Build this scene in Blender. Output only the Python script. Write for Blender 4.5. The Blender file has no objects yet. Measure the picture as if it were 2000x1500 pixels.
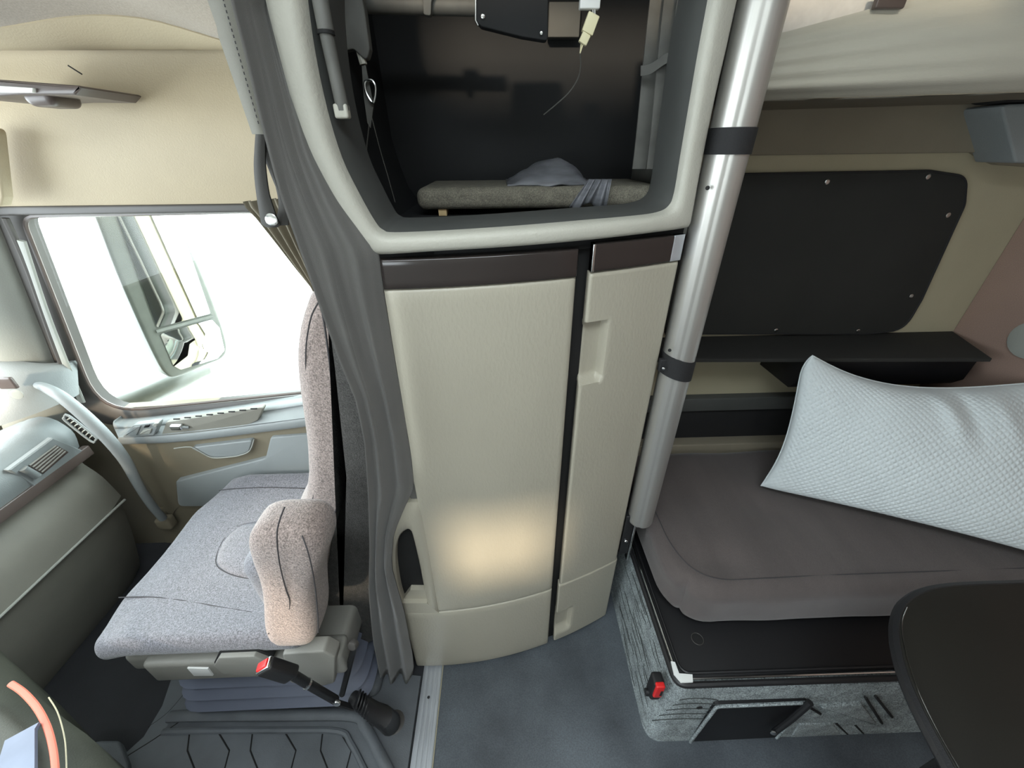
import bpy, bmesh, math, random
from mathutils import Vector, Matrix, noise
random.seed(4)
PI = math.pi
S = bpy.context.scene
C = S.collection

# ------------------------------------------------------------------ camera
F = 760.0
PITCH, ROLL, YAW = math.radians(31.0), math.radians(-0.5), math.radians(1.7)
EYE = Vector((0, 0, 1.6))
_cz, _sz = math.cos(YAW), math.sin(YAW)
W_ = Vector((_sz*math.cos(PITCH), _cz*math.cos(PITCH), -math.sin(PITCH)))
_r = Vector((_cz, -_sz, 0)); _u = _r.cross(W_)
R_ = math.cos(ROLL)*_r + math.sin(ROLL)*_u
U_ = -math.sin(ROLL)*_r + math.cos(ROLL)*_u
cd = bpy.data.cameras.new('camera'); cam = bpy.data.objects.new('camera', cd); C.objects.link(cam)
cd.sensor_width = 36; cd.lens = F/2000*36; cd.clip_start = 0.02
cam.matrix_world = Matrix(((R_.x, U_.x, -W_.x, EYE.x), (R_.y, U_.y, -W_.y, EYE.y), (R_.z, U_.z, -W_.z, EYE.z), (0, 0, 0, 1)))
S.camera = cam

# ------------------------------------------------------------------ light and exposure
S.view_settings.view_transform = 'Standard'; S.view_settings.look = 'None'
S.view_settings.gamma = 1; S.view_settings.use_curve_mapping = False
S.view_settings.exposure = 1.45
w = bpy.data.worlds.new('sky'); S.world = w; w.use_nodes = True
bg = w.node_tree.nodes['Background']; bg.inputs[0].default_value = (0.86, 0.95, 1.0, 1); bg.inputs[1].default_value = 4.2
sd = bpy.data.lights.new('sun', 'SUN'); sun = bpy.data.objects.new('sun', sd); C.objects.link(sun)
sd.energy = 1.9; sd.angle = math.radians(5); sd.color = (1.0, 0.83, 0.62)
sun.rotation_euler = Vector((0.20, 0.80, -0.308)).to_track_quat('-Z', 'Y').to_euler()
def portal(loc, target, sx, sy):
    d = bpy.data.lights.new('portal', 'AREA'); o = bpy.data.objects.new('portal', d); C.objects.link(o)
    d.shape = 'RECTANGLE'; d.size = sx; d.size_y = sy; d.cycles.is_portal = True
    o.location = loc; o.rotation_euler = (Vector(target)-Vector(loc)).to_track_quat('-Z', 'Y').to_euler()
portal((-1.0, 1.30, 1.15), (-1.0, 0, 1.15), 1.1, 0.75)
portal((-0.95, -1.34, 1.39), (-0.95, 0, 1.39), 1.2, 0.34)
portal((-1.97, 0.0, 1.40), (0, 0, 1.40), 2.3, 0.9)
portal((0.025, -0.35, 2.53), (0.025, -0.35, 0), 1.25, 0.8)

# ------------------------------------------------------------------ helpers
def ray(px, py): return (px-1000)/F*R_ - (py-750)/F*U_ + W_
def AY(px, py, Y): d = ray(px, py); return EYE + d*(Y/d.y)
def AX(px, py, X): d = ray(px, py); return EYE + d*(X/d.x)
def AZ(px, py, Z): d = ray(px, py); return EYE + d*((Z-1.6)/d.z)
def PL(px, py, o, n):
    d = ray(px, py); n = Vector(n); return EYE + d*((Vector(o)-EYE).dot(n)/d.dot(n))
def Yf(x): return 0.708 + 0.19*x + 0.382*x*x          # bowed plan line of the wardrobe front
def AF(px, py, off=0.0):
    Y = 0.7
    for _ in range(25): Y = 0.5*Y + 0.5*(Yf(AY(px, py, Y).x)+off)
    return AY(px, py, Y)

def tag(o, label=None, cat=None, group=None, kind=None):
    if label: o['label'] = label
    if cat: o['category'] = cat
    if group: o['group'] = group
    if kind: o['kind'] = kind
    return o
def thing(name, loc, label, cat, group=None):
    o = bpy.data.objects.new(name, None); C.objects.link(o); o.location = loc; o.empty_display_size = 0.05
    return tag(o, label, cat, group)
def obj(name, bm, m, parent=None, sharp=35, kind=None, label=None):
    bmesh.ops.remove_doubles(bm, verts=bm.verts, dist=1e-6)
    bmesh.ops.recalc_face_normals(bm, faces=bm.faces)
    me = bpy.data.meshes.new(name)
    # origin at the middle of the piece
    if bm.verts:
        lo = Vector((min(v.co.x for v in bm.verts), min(v.co.y for v in bm.verts), min(v.co.z for v in bm.verts)))
        hi = Vector((max(v.co.x for v in bm.verts), max(v.co.y for v in bm.verts), max(v.co.z for v in bm.verts)))
        c = (lo+hi)/2
        for v in bm.verts: v.co -= c
    else: c = Vector((0, 0, 0))
    bm.to_mesh(me); bm.free()
    for p in me.polygons: p.use_smooth = True
    me.set_sharp_from_angle(angle=math.radians(sharp))
    me.materials.append(m)
    o = bpy.data.objects.new(name, me); C.objects.link(o)
    o.location = c
    if parent is not None:
        o.parent = parent
        base = Vector((0, 0, 0)); q = parent
        while q is not None: base += q.location; q = q.parent
        o.location = c - base
    if kind: o['kind'] = kind
    if label: o['label'] = label
    return o
def new(): return bmesh.new()
def rbox(bm, lo, hi, r=0.004, n=(1, 1, 1), k=2, deform=None, M=None):
    """rounded box with n inner subdivisions per axis, k rings on each rounded edge"""
    lo = Vector(lo); hi = Vector(hi); r = min(r, min((hi-lo)[i] for i in range(3))*0.499)
    def coords(a, b, m):
        L = [a + r*(1-math.cos(PI/2*i/k)) * 1.0 for i in range(k)]
        L = [a + r*i/k for i in range(k)]
        mid = [a+r + (b-a-2*r)*i/m for i in range(m+1)]
        return L + mid + [b - r + r*(i+1)/k for i in range(k)]
    ax = [coords(lo[i], hi[i], n[i]) for i in range(3)]
    il = lo + Vector((r, r, r)); ih = hi - Vector((r, r, r))
    cache = {}
    def V(i, j, l):
        key = (i, j, l)
        if key not in cache:
            p = Vector((ax[0][i], ax[1][j], ax[2][l]))
            q = Vector((min(max(p.x, il.x), ih.x), min(max(p.y, il.y), ih.y), min(max(p.z, il.z), ih.z)))
            d = p-q
            if d.length > 1e-9: p = q + d.normalized()*r
            if deform: p = Vector(deform(p))
            if M: p = M @ p
            cache[key] = bm.verts.new(p)
        return cache[key]
    NI, NJ, NK = len(ax[0])-1, len(ax[1])-1, len(ax[2])-1
    def f(*vs):
        try: bm.faces.new(vs)
        except ValueError: pass
    for i in range(NI):
        for j in range(NJ):
            for l in (0, NK): f(V(i, j, l), V(i+1, j, l), V(i+1, j+1, l), V(i, j+1, l))
    for i in range(NI):
        for l in range(NK):
            for j in (0, NJ): f(V(i, j, l), V(i+1, j, l), V(i+1, j, l+1), V(i, j, l+1))
    for j in range(NJ):
        for l in range(NK):
            for i in (0, NI): f(V(i, j, l), V(i, j+1, l), V(i, j+1, l+1), V(i, j, l+1))
    return bm
def box(lo, hi, r=0.003, **k): return rbox(new(), lo, hi, r, **k)
def smooth_path(pts, sub=6, closed=False):
    P = [Vector(p) for p in pts]; n = len(P); out = []
    rng = range(n) if closed else range(n-1)
    for i in rng:
        if closed: a, b, c, d = P[i-1], P[i], P[(i+1) % n], P[(i+2) % n]
        else: a, b, c, d = P[max(i-1, 0)], P[i], P[i+1], P[min(i+2, n-1)]
        for s in range(sub):
            t = s/sub
            out.append(0.5*((2*b)+(c-a)*t+(2*a-5*b+4*c-d)*t*t+(3*b-a-3*c+d)*t**3))
    if not closed: out.append(P[-1])
    return out
def tube(bm, pts, r, seg=8, closed=False, flat=1.0, up=(0, 0, 1)):
    P = [Vector(p) for p in pts]; n = len(P); rings = []; prev = Vector(up)
    for i, p in enumerate(P):
        a = P[i-1] if (i > 0 or closed) else p; b = P[(i+1) % n] if (i < n-1 or closed) else p
        t = (b-a).normalized()
        x = prev - prev.dot(t)*t
        if x.length < 1e-4: x = t.orthogonal()
        x.normalize(); prev = x; y = t.cross(x)
        rr = r(i/(n-1)) if callable(r) else r
        rings.append([bm.verts.new(p + rr*(math.cos(2*PI*k/seg)*x*flat + math.sin(2*PI*k/seg)*y)) for k in range(seg)])
    for i in range(n if closed else n-1):
        A, B = rings[i], rings[(i+1) % n]
        for k in range(seg): bm.faces.new((A[k], A[(k+1) % seg], B[(k+1) % seg], B[k]))
    if not closed: bm.faces.new(rings[0]); bm.faces.new(rings[-1])
    return bm
def sheet(bm, fn, nu, nv, back=None, us=None, vs=None, close_u=False):
    """front surface fn(u,v); with back (a vector or fn) the sheet becomes a solid"""
    us = us or [i/nu for i in range(nu+1)]; vs = vs or [j/nv for j in range(nv+1)]
    A = [[bm.verts.new(fn(u, v)) for v in vs] for u in us]
    nu, nv = len(us)-1, len(vs)-1
    for i in range(nu):
        for j in range(nv): bm.faces.new((A[i][j], A[i+1][j], A[i+1][j+1], A[i][j+1]))
    if back is not None:
        bk = back if callable(back) else (lambda u, v: Vector(fn(u, v))+Vector(back))
        edge = [(i, 0) for i in range(nu)] + [(nu, j) for j in range(nv)] + [(i, nv) for i in range(nu, 0, -1)] + [(0, j) for j in range(nv, 0, -1)]
        if callable(back) or True:
            B = [[bm.verts.new(bk(us[i], vs[j])) for j in range(nv+1)] for i in range(nu+1)]
            for i in range(nu):
                for j in range(nv): bm.faces.new((B[i][j+1], B[i+1][j+1], B[i+1][j], B[i][j]))
            for a, b in zip(edge, edge[1:]+edge[:1]):
                bm.faces.new((A[a[0]][a[1]], A[b[0]][b[1]], B[b[0]][b[1]], B[a[0]][a[1]]))
    return bm
def rpoly(pts, r, seg=5):
    """2-D polygon with rounded corners; r is one radius or a list"""
    n = len(pts); out = []
    for i in range(n):
        rr = r[i] if isinstance(r, (list, tuple)) else r
        p = Vector(pts[i]).to_2d() if len(pts[i]) > 2 else Vector(pts[i]); a = Vector(pts[i-1][:2]); b = Vector(pts[(i+1) % n][:2])
        if rr <= 0: out.append(p); continue
        da, db = (a-p), (b-p); la, lb = da.length, db.length; da.normalize(); db.normalize()
        ang = da.angle(db); t = min(rr/math.tan(ang/2), la*0.48, lb*0.48)
        p0, p1 = p+da*t, p+db*t
        for s in range(seg+1):
            q = s/seg; out.append((1-q)**2*p0 + 2*q*(1-q)*p + q*q*p1)
    return out
def prism(bm, poly, fn, d0, d1, bev=0.0):
    """2-D outline lifted by fn(a,b,depth); d0 is the front, d1 the back"""
    def inset(pl, d):
        n = len(pl); out = []
        area = sum(pl[i].x*pl[(i+1) % n].y-pl[(i+1) % n].x*pl[i].y for i in range(n)); sg = 1 if area > 0 else -1
        for i in range(n):
            t = (pl[(i+1) % n]-pl[i-1]); t = t.normalized() if t.length > 1e-9 else Vector((1, 0))
            out.append(pl[i] + sg*d*Vector((-t.y, t.x)))
        return out
    P = [Vector(p[:2]) for p in poly]; rings = []
    s = 1 if d1 > d0 else -1
    if bev > 0:
        for k in range(3):
            a = PI/2*k/2
            rings.append([bm.verts.new(fn(q.x, q.y, d0+s*bev*(1-math.sin(a)))) for q in inset(P, bev*(1-math.cos(a)))] )
        rings = rings
        rings[0:3] = [rings[2], rings[1], rings[0]] if False else rings
        # order from the flat front to the side
        rings = [[bm.verts.new(fn(q.x, q.y, d0+s*bev*(1-math.cos(a)))) for q in inset(P, bev*(1-math.sin(a)))] for a in (0, PI/4, PI/2)]
        for v in [v for v in bm.verts if not v.link_faces and v not in {x for r_ in rings for x in r_}]: bm.verts.remove(v)
    else: rings = [[bm.verts.new(fn(q.x, q.y, d0)) for q in P]]
    rings.append([bm.verts.new(fn(q.x, q.y, d1)) for q in P])
    n = len(P)
    for A, B in zip(rings, rings[1:]):
        for i in range(n): bm.faces.new((A[i], A[(i+1) % n], B[(i+1) % n], B[i]))
    bm.faces.new(rings[0]); bm.faces.new(rings[-1])
    return bm
def clean_prism(poly, fn, d0, d1, bev=0.0):
    bm = new()
    P = [Vector(p[:2]) for p in poly]; n = len(P); s = 1 if d1 > d0 else -1
    area = sum(P[i].x*P[(i+1) % n].y-P[(i+1) % n].x*P[i].y for i in range(n)); sg = 1 if area > 0 else -1
    def ins(d):
        out = []
        for i in range(n):
            t = (P[(i+1) % n]-P[i-1]); t = t.normalized() if t.length > 1e-9 else Vector((1, 0))
            out.append(P[i] + sg*d*Vector((-t.y, t.x)))
        return out
    st = [(bev*(1-math.sin(a)), bev*(1-math.cos(a))) for a in (0, PI/6, PI/3, PI/2)] if bev > 0 else [(0, 0)]
    rings = [[bm.verts.new(fn(q.x, q.y, d0+s*dd)) for q in ins(i_)] for i_, dd in st]
    rings.append([bm.verts.new(fn(q.x, q.y, d1)) for q in P])
    for A, B in zip(rings, rings[1:]):
        for i in range(n): bm.faces.new((A[i], A[(i+1) % n], B[(i+1) % n], B[i]))
    bm.faces.new(rings[0]); bm.faces.new(rings[-1])
    return bm
def yplane(pxs, Y): return [(p.x, p.z) for p in (AY(a, b, Y) for a, b in pxs)]
def YP(a, b, d): return Vector((a, d, b))
def ZP(a, b, d): return Vector((a, b, d))
def XP(a, b, d): return Vector((d, a, b))
def disc(bm, c, n, r, h, seg=14, dome=0.5):
    c = Vector(c); n = Vector(n).normalized(); x = n.orthogonal().normalized(); y = n.cross(x)
    rings = []
    for rr, hh in ((r, 0), (r, h*0.5), (r*0.8, h*(0.5+dome*0.4)), (r*0.35, h*(0.5+dome*0.5))):
        rings.append([bm.verts.new(c+n*hh+rr*(math.cos(2*PI*k/seg)*x+math.sin(2*PI*k/seg)*y)) for k in range(seg)])
    for A, B in zip(rings, rings[1:]):
        for k in range(seg): bm.faces.new((A[k], A[(k+1) % seg], B[(k+1) % seg], B[k]))
    bm.faces.new(rings[0]); bm.faces.new(rings[-1]); return bm
def ss(a, b, x):
    t = min(max((x-a)/(b-a), 0), 1); return t*t*(3-2*t)
def lerp(a, b, t): return a+(b-a)*t
def plin(T, x):
    """piecewise-linear table"""
    if x <= T[0][0]: return T[0][1]
    for (a, p), (b, q) in zip(T, T[1:]):
        if x <= b: return p+(q-p)*(x-a)/(b-a)
    return T[-1][1]

# ------------------------------------------------------------------ materials
def mat(name, col, rough=0.6, metal=0.0, var=0.0, vscale=8, bump=0.0, bscale=400, col2=None, spec=0.5, sheen=0.0, stretch=None, fine=0.0, fscale=900):
    m = bpy.data.materials.new(name); m.use_nodes = True; nt = m.node_tree; N = nt.nodes; L = nt.links
    b = N['Principled BSDF']; b.inputs['Roughness'].default_value = rough; b.inputs['Metallic'].default_value = metal
    b.inputs['Specular IOR Level'].default_value = spec
    if sheen: b.inputs['Sheen Weight'].default_value = sheen; b.inputs['Sheen Roughness'].default_value = 0.5
    tc = N.new('ShaderNodeTexCoord'); mp = N.new('ShaderNodeMapping'); L.new(tc.outputs['Object'], mp.inputs[0])
    if stretch: mp.inputs['Scale'].default_value = stretch
    c = (*col, 1); last = None
    if var or col2:
        nz = N.new('ShaderNodeTexNoise'); nz.inputs['Scale'].default_value = vscale; nz.inputs['Detail'].default_value = 6; L.new(mp.outputs[0], nz.inputs[0])
        cr = N.new('ShaderNodeValToRGB'); L.new(nz.outputs[0], cr.inputs[0])
        cr.color_ramp.elements[0].position = 0.3; cr.color_ramp.elements[1].position = 0.7
        c2 = col2 or tuple(min(1, x*(1+var)) for x in col); c1 = tuple(x*(1-var) for x in col)
        cr.color_ramp.elements[0].color = (*c1, 1); cr.color_ramp.elements[1].color = (*c2, 1); last = cr.outputs[0]
    if fine:
        n2 = N.new('ShaderNodeTexNoise'); n2.inputs['Scale'].default_value = fscale; n2.inputs['Detail'].default_value = 2; L.new(mp.outputs[0], n2.inputs[0])
        mr = N.new('ShaderNodeMapRange'); L.new(n2.outputs[0], mr.inputs[0]); mr.inputs[1].default_value = 0.3; mr.inputs[2].default_value = 0.7
        mr.inputs[3].default_value = 1-fine; mr.inputs[4].default_value = 1+fine
        mx = N.new('ShaderNodeMix'); mx.data_type = 'RGBA'; mx.blend_type = 'MULTIPLY'; mx.inputs[0].default_value = 1
        if last: L.new(last, mx.inputs[6])
        else: mx.inputs[6].default_value = c
        L.new(mr.outputs[0], mx.inputs[7]); last = mx.outputs[2]
    if last: L.new(last, b.inputs['Base Color'])
    else: b.inputs['Base Color'].default_value = c
    if bump:
        nb = N.new('ShaderNodeTexNoise'); nb.inputs['Scale'].default_value = bscale; nb.inputs['Detail'].default_value = 3; L.new(mp.outputs[0], nb.inputs[0])
        bp = N.new('ShaderNodeBump'); bp.inputs['Strength'].default_value = bump; bp.inputs['Distance'].default_value = 0.002
        L.new(nb.outputs[0], bp.inputs['Height']); L.new(bp.outputs[0], b.inputs['Normal'])
    return m
M = {}
M['tower'] = mat('tower_plastic', (0.385, 0.36, 0.29), 0.38, var=0.04, vscale=5, bump=0.35, bscale=170, stretch=(1, 1, 0.45))
M['frame'] = mat('frame_plastic', (0.46, 0.45, 0.39), 0.5, var=0.05, vscale=9, bump=0.4, bscale=220)
M['lip'] = mat('cubby_lip', (0.075, 0.078, 0.074), 0.6, var=0.1, vscale=9)
M['gloss'] = mat('brown_gloss_trim', (0.030, 0.024, 0.022), 0.16, var=0.05, vscale=4)
M['black'] = mat('black_plastic', (0.012, 0.012, 0.013), 0.45, bump=0.2, bscale=500)
M['gap'] = mat('dark_shadow_plastic', (0.006, 0.006, 0.006), 0.8)
M['cavity'] = mat('cubby_liner', (0.007, 0.008, 0.009), 0.75, var=0.25, vscale=5)
M['cavity2'] = mat('cubby_side_panel', (0.11, 0.11, 0.10), 0.6, var=0.35, vscale=12)
M['alu'] = mat('brushed_aluminium', (0.54, 0.53, 0.50), 0.42, metal=0.75, var=0.03, vscale=6, stretch=(40, 40, 1))
M['aluf'] = mat('aluminium_strip', (0.55, 0.58, 0.62), 0.45, metal=0.7, var=0.08, vscale=6)
M['chrome'] = mat('chrome', (0.7, 0.72, 0.72), 0.2, metal=1.0)
M['strap'] = mat('black_webbing', (0.012, 0.012, 0.013), 0.75, bump=0.4, bscale=700)
M['vinyl'] = mat('floor_vinyl', (0.052, 0.060, 0.070), 0.5, col2=(0.10, 0.115, 0.13), var=0.25, vscale=4.5, bump=0.25, bscale=350, fine=0.2, fscale=260)
M['darkfloor'] = mat('front_floor_carpet', (0.018, 0.019, 0.022), 0.9, var=0.2, vscale=7, bump=0.4, bscale=300)
M['mat'] = mat('rubber_mat', (0.10, 0.11, 0.12), 0.6, var=0.2, vscale=7, bump=0.3, bscale=400)
M['beige'] = mat('beige_panel', (0.40, 0.335, 0.225), 0.62, var=0.03, vscale=5, bump=0.2, bscale=300)
M['header'] = mat('headliner_fabric', (0.29, 0.25, 0.20), 0.9, var=0.06, vscale=9, fine=0.12, fscale=350, sheen=0.2)
M['pillar'] = mat('pillar_plastic', (0.30, 0.31, 0.28), 0.55, var=0.04, vscale=6, bump=0.2, bscale=300)
M['doorgrey'] = mat('door_blue_grey', (0.235, 0.255, 0.255), 0.5, var=0.05, vscale=6, bump=0.25, bscale=350)
M['doortaupe'] = mat('door_taupe', (0.19, 0.165, 0.115), 0.6, var=0.06, vscale=6, bump=0.25, bscale=350)
M['dash'] = mat('dash_plastic', (0.205, 0.225, 0.225), 0.5, var=0.05, vscale=6, bump=0.25, bscale=350)
M['dash2'] = mat('dash_lower_plastic', (0.20, 0.195, 0.165), 0.6, var=0.08, vscale=6, bump=0.25, bscale=350)
M['brown'] = mat('brown_trim', (0.090, 0.070, 0.062), 0.35, var=0.05, vscale=9)
M['rubber'] = mat('window_seal', (0.060, 0.055, 0.050), 0.5)
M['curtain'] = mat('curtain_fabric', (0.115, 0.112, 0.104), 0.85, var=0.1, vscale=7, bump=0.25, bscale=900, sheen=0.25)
M['pleat'] = mat('backlit_pleat_fabric', (0.16, 0.14, 0.10), 0.85, var=0.1, vscale=7, bump=0.25, bscale=900)  # curtain cloth with the filtered window light put into its brown
M['band'] = mat('tie_band', (0.040, 0.038, 0.034), 0.7, bump=0.2, bscale=800)
M['seatcloth'] = mat('seat_cloth', (0.150, 0.150, 0.168), 0.95, var=0.15, vscale=150, bump=1.0, bscale=300, fine=0.5, fscale=330, sheen=0.3)
M['seatcloth2'] = mat('seat_cloth_brown', (0.25, 0.20, 0.18), 0.95, var=0.15, vscale=150, bump=1.0, bscale=300, fine=0.5, fscale=330, sheen=0.3)
M['seam'] = mat('seat_seam', (0.045, 0.042, 0.045), 0.9)
M['seatplastic'] = mat('seat_plastic', (0.25, 0.245, 0.22), 0.5, var=0.05, vscale=8, bump=0.25, bscale=400)
M['bellows'] = mat('bellows_rubber', (0.13, 0.145, 0.19), 0.5)
M['red'] = mat('red_button', (0.65, 0.02, 0.02), 0.35)
M['mattress'] = mat('mattress_ticking', (0.090, 0.074, 0.070), 0.9, var=0.10, vscale=5, bump=0.5, bscale=260, stretch=(3, .4, 3), sheen=0.25, fine=0.15, fscale=400)
M['pillow'] = mat('pillow_knit', (0.60, 0.65, 0.66), 0.85, var=0.03, vscale=9, sheen=0.2)
M['carpet'] = mat('bunk_carpet', (0.24, 0.27, 0.275), 0.95, var=0.3, vscale=30, fine=0.6, fscale=260, bump=1.0, bscale=260)
M['lid'] = mat('black_lid_panel', (0.004, 0.004, 0.005), 0.5, var=0.1, vscale=5)
M['table'] = mat('table_top', (0.010, 0.0095, 0.007), 0.5, var=0.12, vscale=5, fine=0.2, fscale=500)
M['crease'] = mat('carpet_crease', (0.045, 0.05, 0.05), 0.95)
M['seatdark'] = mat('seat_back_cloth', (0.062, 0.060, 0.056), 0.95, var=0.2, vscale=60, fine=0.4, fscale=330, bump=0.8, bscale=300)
M['sidewall'] = mat('side_wall_vinyl', (0.42, 0.38, 0.265), 0.7, var=0.04, vscale=6, bump=0.2, bscale=300)
M['sideupper'] = mat('side_wall_upper_vinyl', (0.24, 0.21, 0.155), 0.8, var=0.05, vscale=7, bump=0.2, bscale=300)
M['rear'] = mat('rear_wall_vinyl', (0.30, 0.205, 0.165), 0.8, var=0.06, vscale=5, fine=0.1, fscale=400)
M['cover'] = mat('window_cover_fabric', (0.018, 0.018, 0.016), 0.85, var=0.1, vscale=6, bump=0.2, bscale=800)
M['bunk'] = mat('upper_bunk_vinyl', (0.50, 0.48, 0.40), 0.6, var=0.05, vscale=4, bump=0.2, bscale=300, stretch=(.4, 1, 4))
M['quilt'] = mat('quilted_fabric', (0.62, 0.60, 0.56), 0.9, var=0.04, vscale=60)
M['white'] = mat('white_plastic', (0.75, 0.76, 0.74), 0.4)
M['cream'] = mat('cream_connector', (0.70, 0.65, 0.42), 0.4)
M['wood'] = mat('pale_wood', (0.52, 0.38, 0.20), 0.7, var=0.15, vscale=30, stretch=(1, 6, 6))
M['shelf'] = mat('shelf_carpet', (0.15, 0.14, 0.11), 0.95, var=0.2, vscale=60, fine=0.4, fscale=500, bump=0.8, bscale=400)
M['bag'] = mat('thin_plastic_bag', (0.14, 0.145, 0.16), 0.35, var=0.3, vscale=15, stretch=(1, 1, 8))
M['coral'] = mat('coral_piping', (0.62, 0.16, 0.10), 0.55)
M['olive'] = mat('olive_console', (0.050, 0.052, 0.038), 0.6, var=0.2, vscale=8, bump=0.3, bscale=350)
M['slate'] = mat('slate_card', (0.17, 0.20, 0.27), 0.5, var=0.15, vscale=12)
M['bodywhite'] = mat('truck_white_paint', (0.75, 0.76, 0.76), 0.35)
M['bodydark'] = mat('mirror_housing', (0.10, 0.105, 0.09), 0.4, var=0.1, vscale=30)
M['ground'] = mat('pale_concrete', (0.55, 0.54, 0.50), 0.9, var=0.08, vscale=3)
M['mirror'] = mat('mirror_glass', (0.92, 0.94, 0.94), 0.02, metal=1.0)
def glassmat(name, tint, refl=0.08):
    m = bpy.data.materials.new(name); m.use_nodes = True; nt = m.node_tree; N = nt.nodes; L = nt.links
    N.remove(N['Principled BSDF']); t = N.new('ShaderNodeBsdfTransparent'); t.inputs[0].default_value = (*tint, 1)
    g = N.new('ShaderNodeBsdfGlossy'); g.inputs['Roughness'].default_value = 0.02
    mx = N.new('ShaderNodeMixShader'); mx.inputs[0].default_value = refl
    L.new(t.outputs[0], mx.inputs[1]); L.new(g.outputs[0], mx.inputs[2]); L.new(mx.outputs[0], N['Material Output'].inputs[0]); return m
M['liner'] = mat('pale_roof_lining', (0.50, 0.49, 0.45), 0.9, var=0.04, vscale=6)
M['glass'] = glassmat('window_glass', (0.95, 0.98, 0.96), 0.012)
M['tint'] = glassmat('dark_tinted_glass', (0.35, 0.45, 0.38), 0.25)

def st(name, bm, m, sharp=35, parent=None):
    return obj(name, bm, m, parent, sharp, None if parent else 'structure')

# ================================================================== SETTING
XF, XR, YD, YPS, ZC = -2.0, 1.70, -1.28, 1.30, 2.30
st('floor', box((-0.27, YD, -0.06), (XR+0.05, YPS+0.05, 0.0), 0.002), M['vinyl'])
st('floor_front', box((XF, YD, -0.06), (-0.272, YPS+0.05, -0.002), 0.002), M['darkfloor'])
# ceiling; the open hatch and shaft are added, unseen, to let in skylight
bm = new(); hx0, hx1, hy0, hy1 = -0.60, 0.65, -0.75, 0.05
for lo, hi in (((XF, YD-.05, ZC), (hx0, YPS+.05, ZC+.05)), ((hx1, YD-.05, ZC), (XR+.05, YPS+.05, ZC+.05)), ((hx0, YD-.05, ZC), (hx1, hy0, ZC+.05)), ((hx0, hy1, ZC), (hx1, YPS+.05, ZC+.05)),
               ((hx0-.02, hy0-.02, ZC+.05), (hx1+.02, hy0, ZC+.22)), ((hx0-.02, hy1, ZC+.05), (hx1+.02, hy1+.02, ZC+.22)), ((hx0-.02, hy0, ZC+.05), (hx0, hy1, ZC+.22)), ((hx1, hy0, ZC+.05), (hx1+.02, hy1, ZC+.22))): rbox(bm, lo, hi, .001)
st('ceiling', bm, M['liner'])
st('wall_rear', box((XR, YD, 0), (XR+0.05, YPS, ZC)), M['rear'])
# passenger side of the sleeper (the side the camera faces)
st('wall_passenger', box((-0.42, YPS, 0), (XR+0.05, YPS+0.05, ZC)), M['sidewall'])
# driver side: unseen wall, its added window slot shaped to limit the sun
bm = new()
for lo, hi in (((XF, YD-.05, 0), (XR, YD, 1.27)), ((XF, YD-.05, 1.54), (XR, YD, ZC)), ((XF, YD-.05, 1.24), (-1.52, YD, 1.54)), ((-0.37, YD-.05, 1.24), (XR, YD, 1.54)), ((-1.52, YD-.05, 1.40), (-1.0, YD, 1.54))): rbox(bm, lo, hi, 0.002)
st('wall_driver', bm, M['liner'])
ds = thing('sun_block_seat', (-0.6, -0.55, 0), 'high backed driver seat, unseen, added behind the viewpoint to block the sun', 'seat')  # unseen seat added to keep sun off the lower wardrobe
obj('backrest', rbox(new(), (-.66, -.78, .45), (-.51, -.34, 1.38), .05, k=3), M['seatcloth2'], ds)
obj('seat_cushion', rbox(new(), (-1.08, -.80, .38), (-.58, -.30, .50), .05, k=3), M['seatcloth'], ds)
obj('seat_base', rbox(new(), (-1.0, -.74, 0.0), (-.60, -.36, .37), .03, k=2), M['bellows'], ds)
# front: firewall below the windscreen, header above
bm = new(); rbox(bm, (XF-.05, YD, 0), (XF, YPS, 0.98), .002); rbox(bm, (XF-.05, YD, 1.84), (XF, YPS, ZC), .002)
st('wall_front', bm, M['dash2'])

# aluminium threshold strip with grooves and screws
strip = st('trim_1', box((-0.306, -0.9, 0.0), (-0.240, 0.72, 0.004), 0.0015), M['aluf'])
for k in range(4): obj('ridge', box((-0.300+k*0.0155, -0.9, 0.0038), (-0.289+k*0.0155, 0.72, 0.0062), 0.0008), M['aluf'], strip)
p = AZ(837, 1362, .0062); obj('screw', disc(new(), (p.x, p.y, .006), (0, 0, 1), .0045, .002), M['black'], strip)
obj('sealant_bead', tube(new(), [(-0.238, -0.9+i*0.05, 0.001+0.0006*math.sin(i*1.7)) for i in range(33)], 0.0016, 6), M['sidewall'], strip)

# ---------------------------------------------------------------- passenger door and the panels round its window
DY = 1.25
top = st('trim_2', sheet(new(), lambda u, v: Vector((lerp(-2.0, -0.42, u), DY-0.012-0.028*math.sin(PI*min(v*1.15, 1))-0.012*ss(0.3, 0.0, u), lerp(1.474, 1.835, v))), 24, 16, (0, 0.08, 0)), M['beige'])
st('trim_3', box((-2.0, DY-0.018, 1.452), (-0.42, DY+0.03, 1.476), 0.006), M['rubber'])
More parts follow.
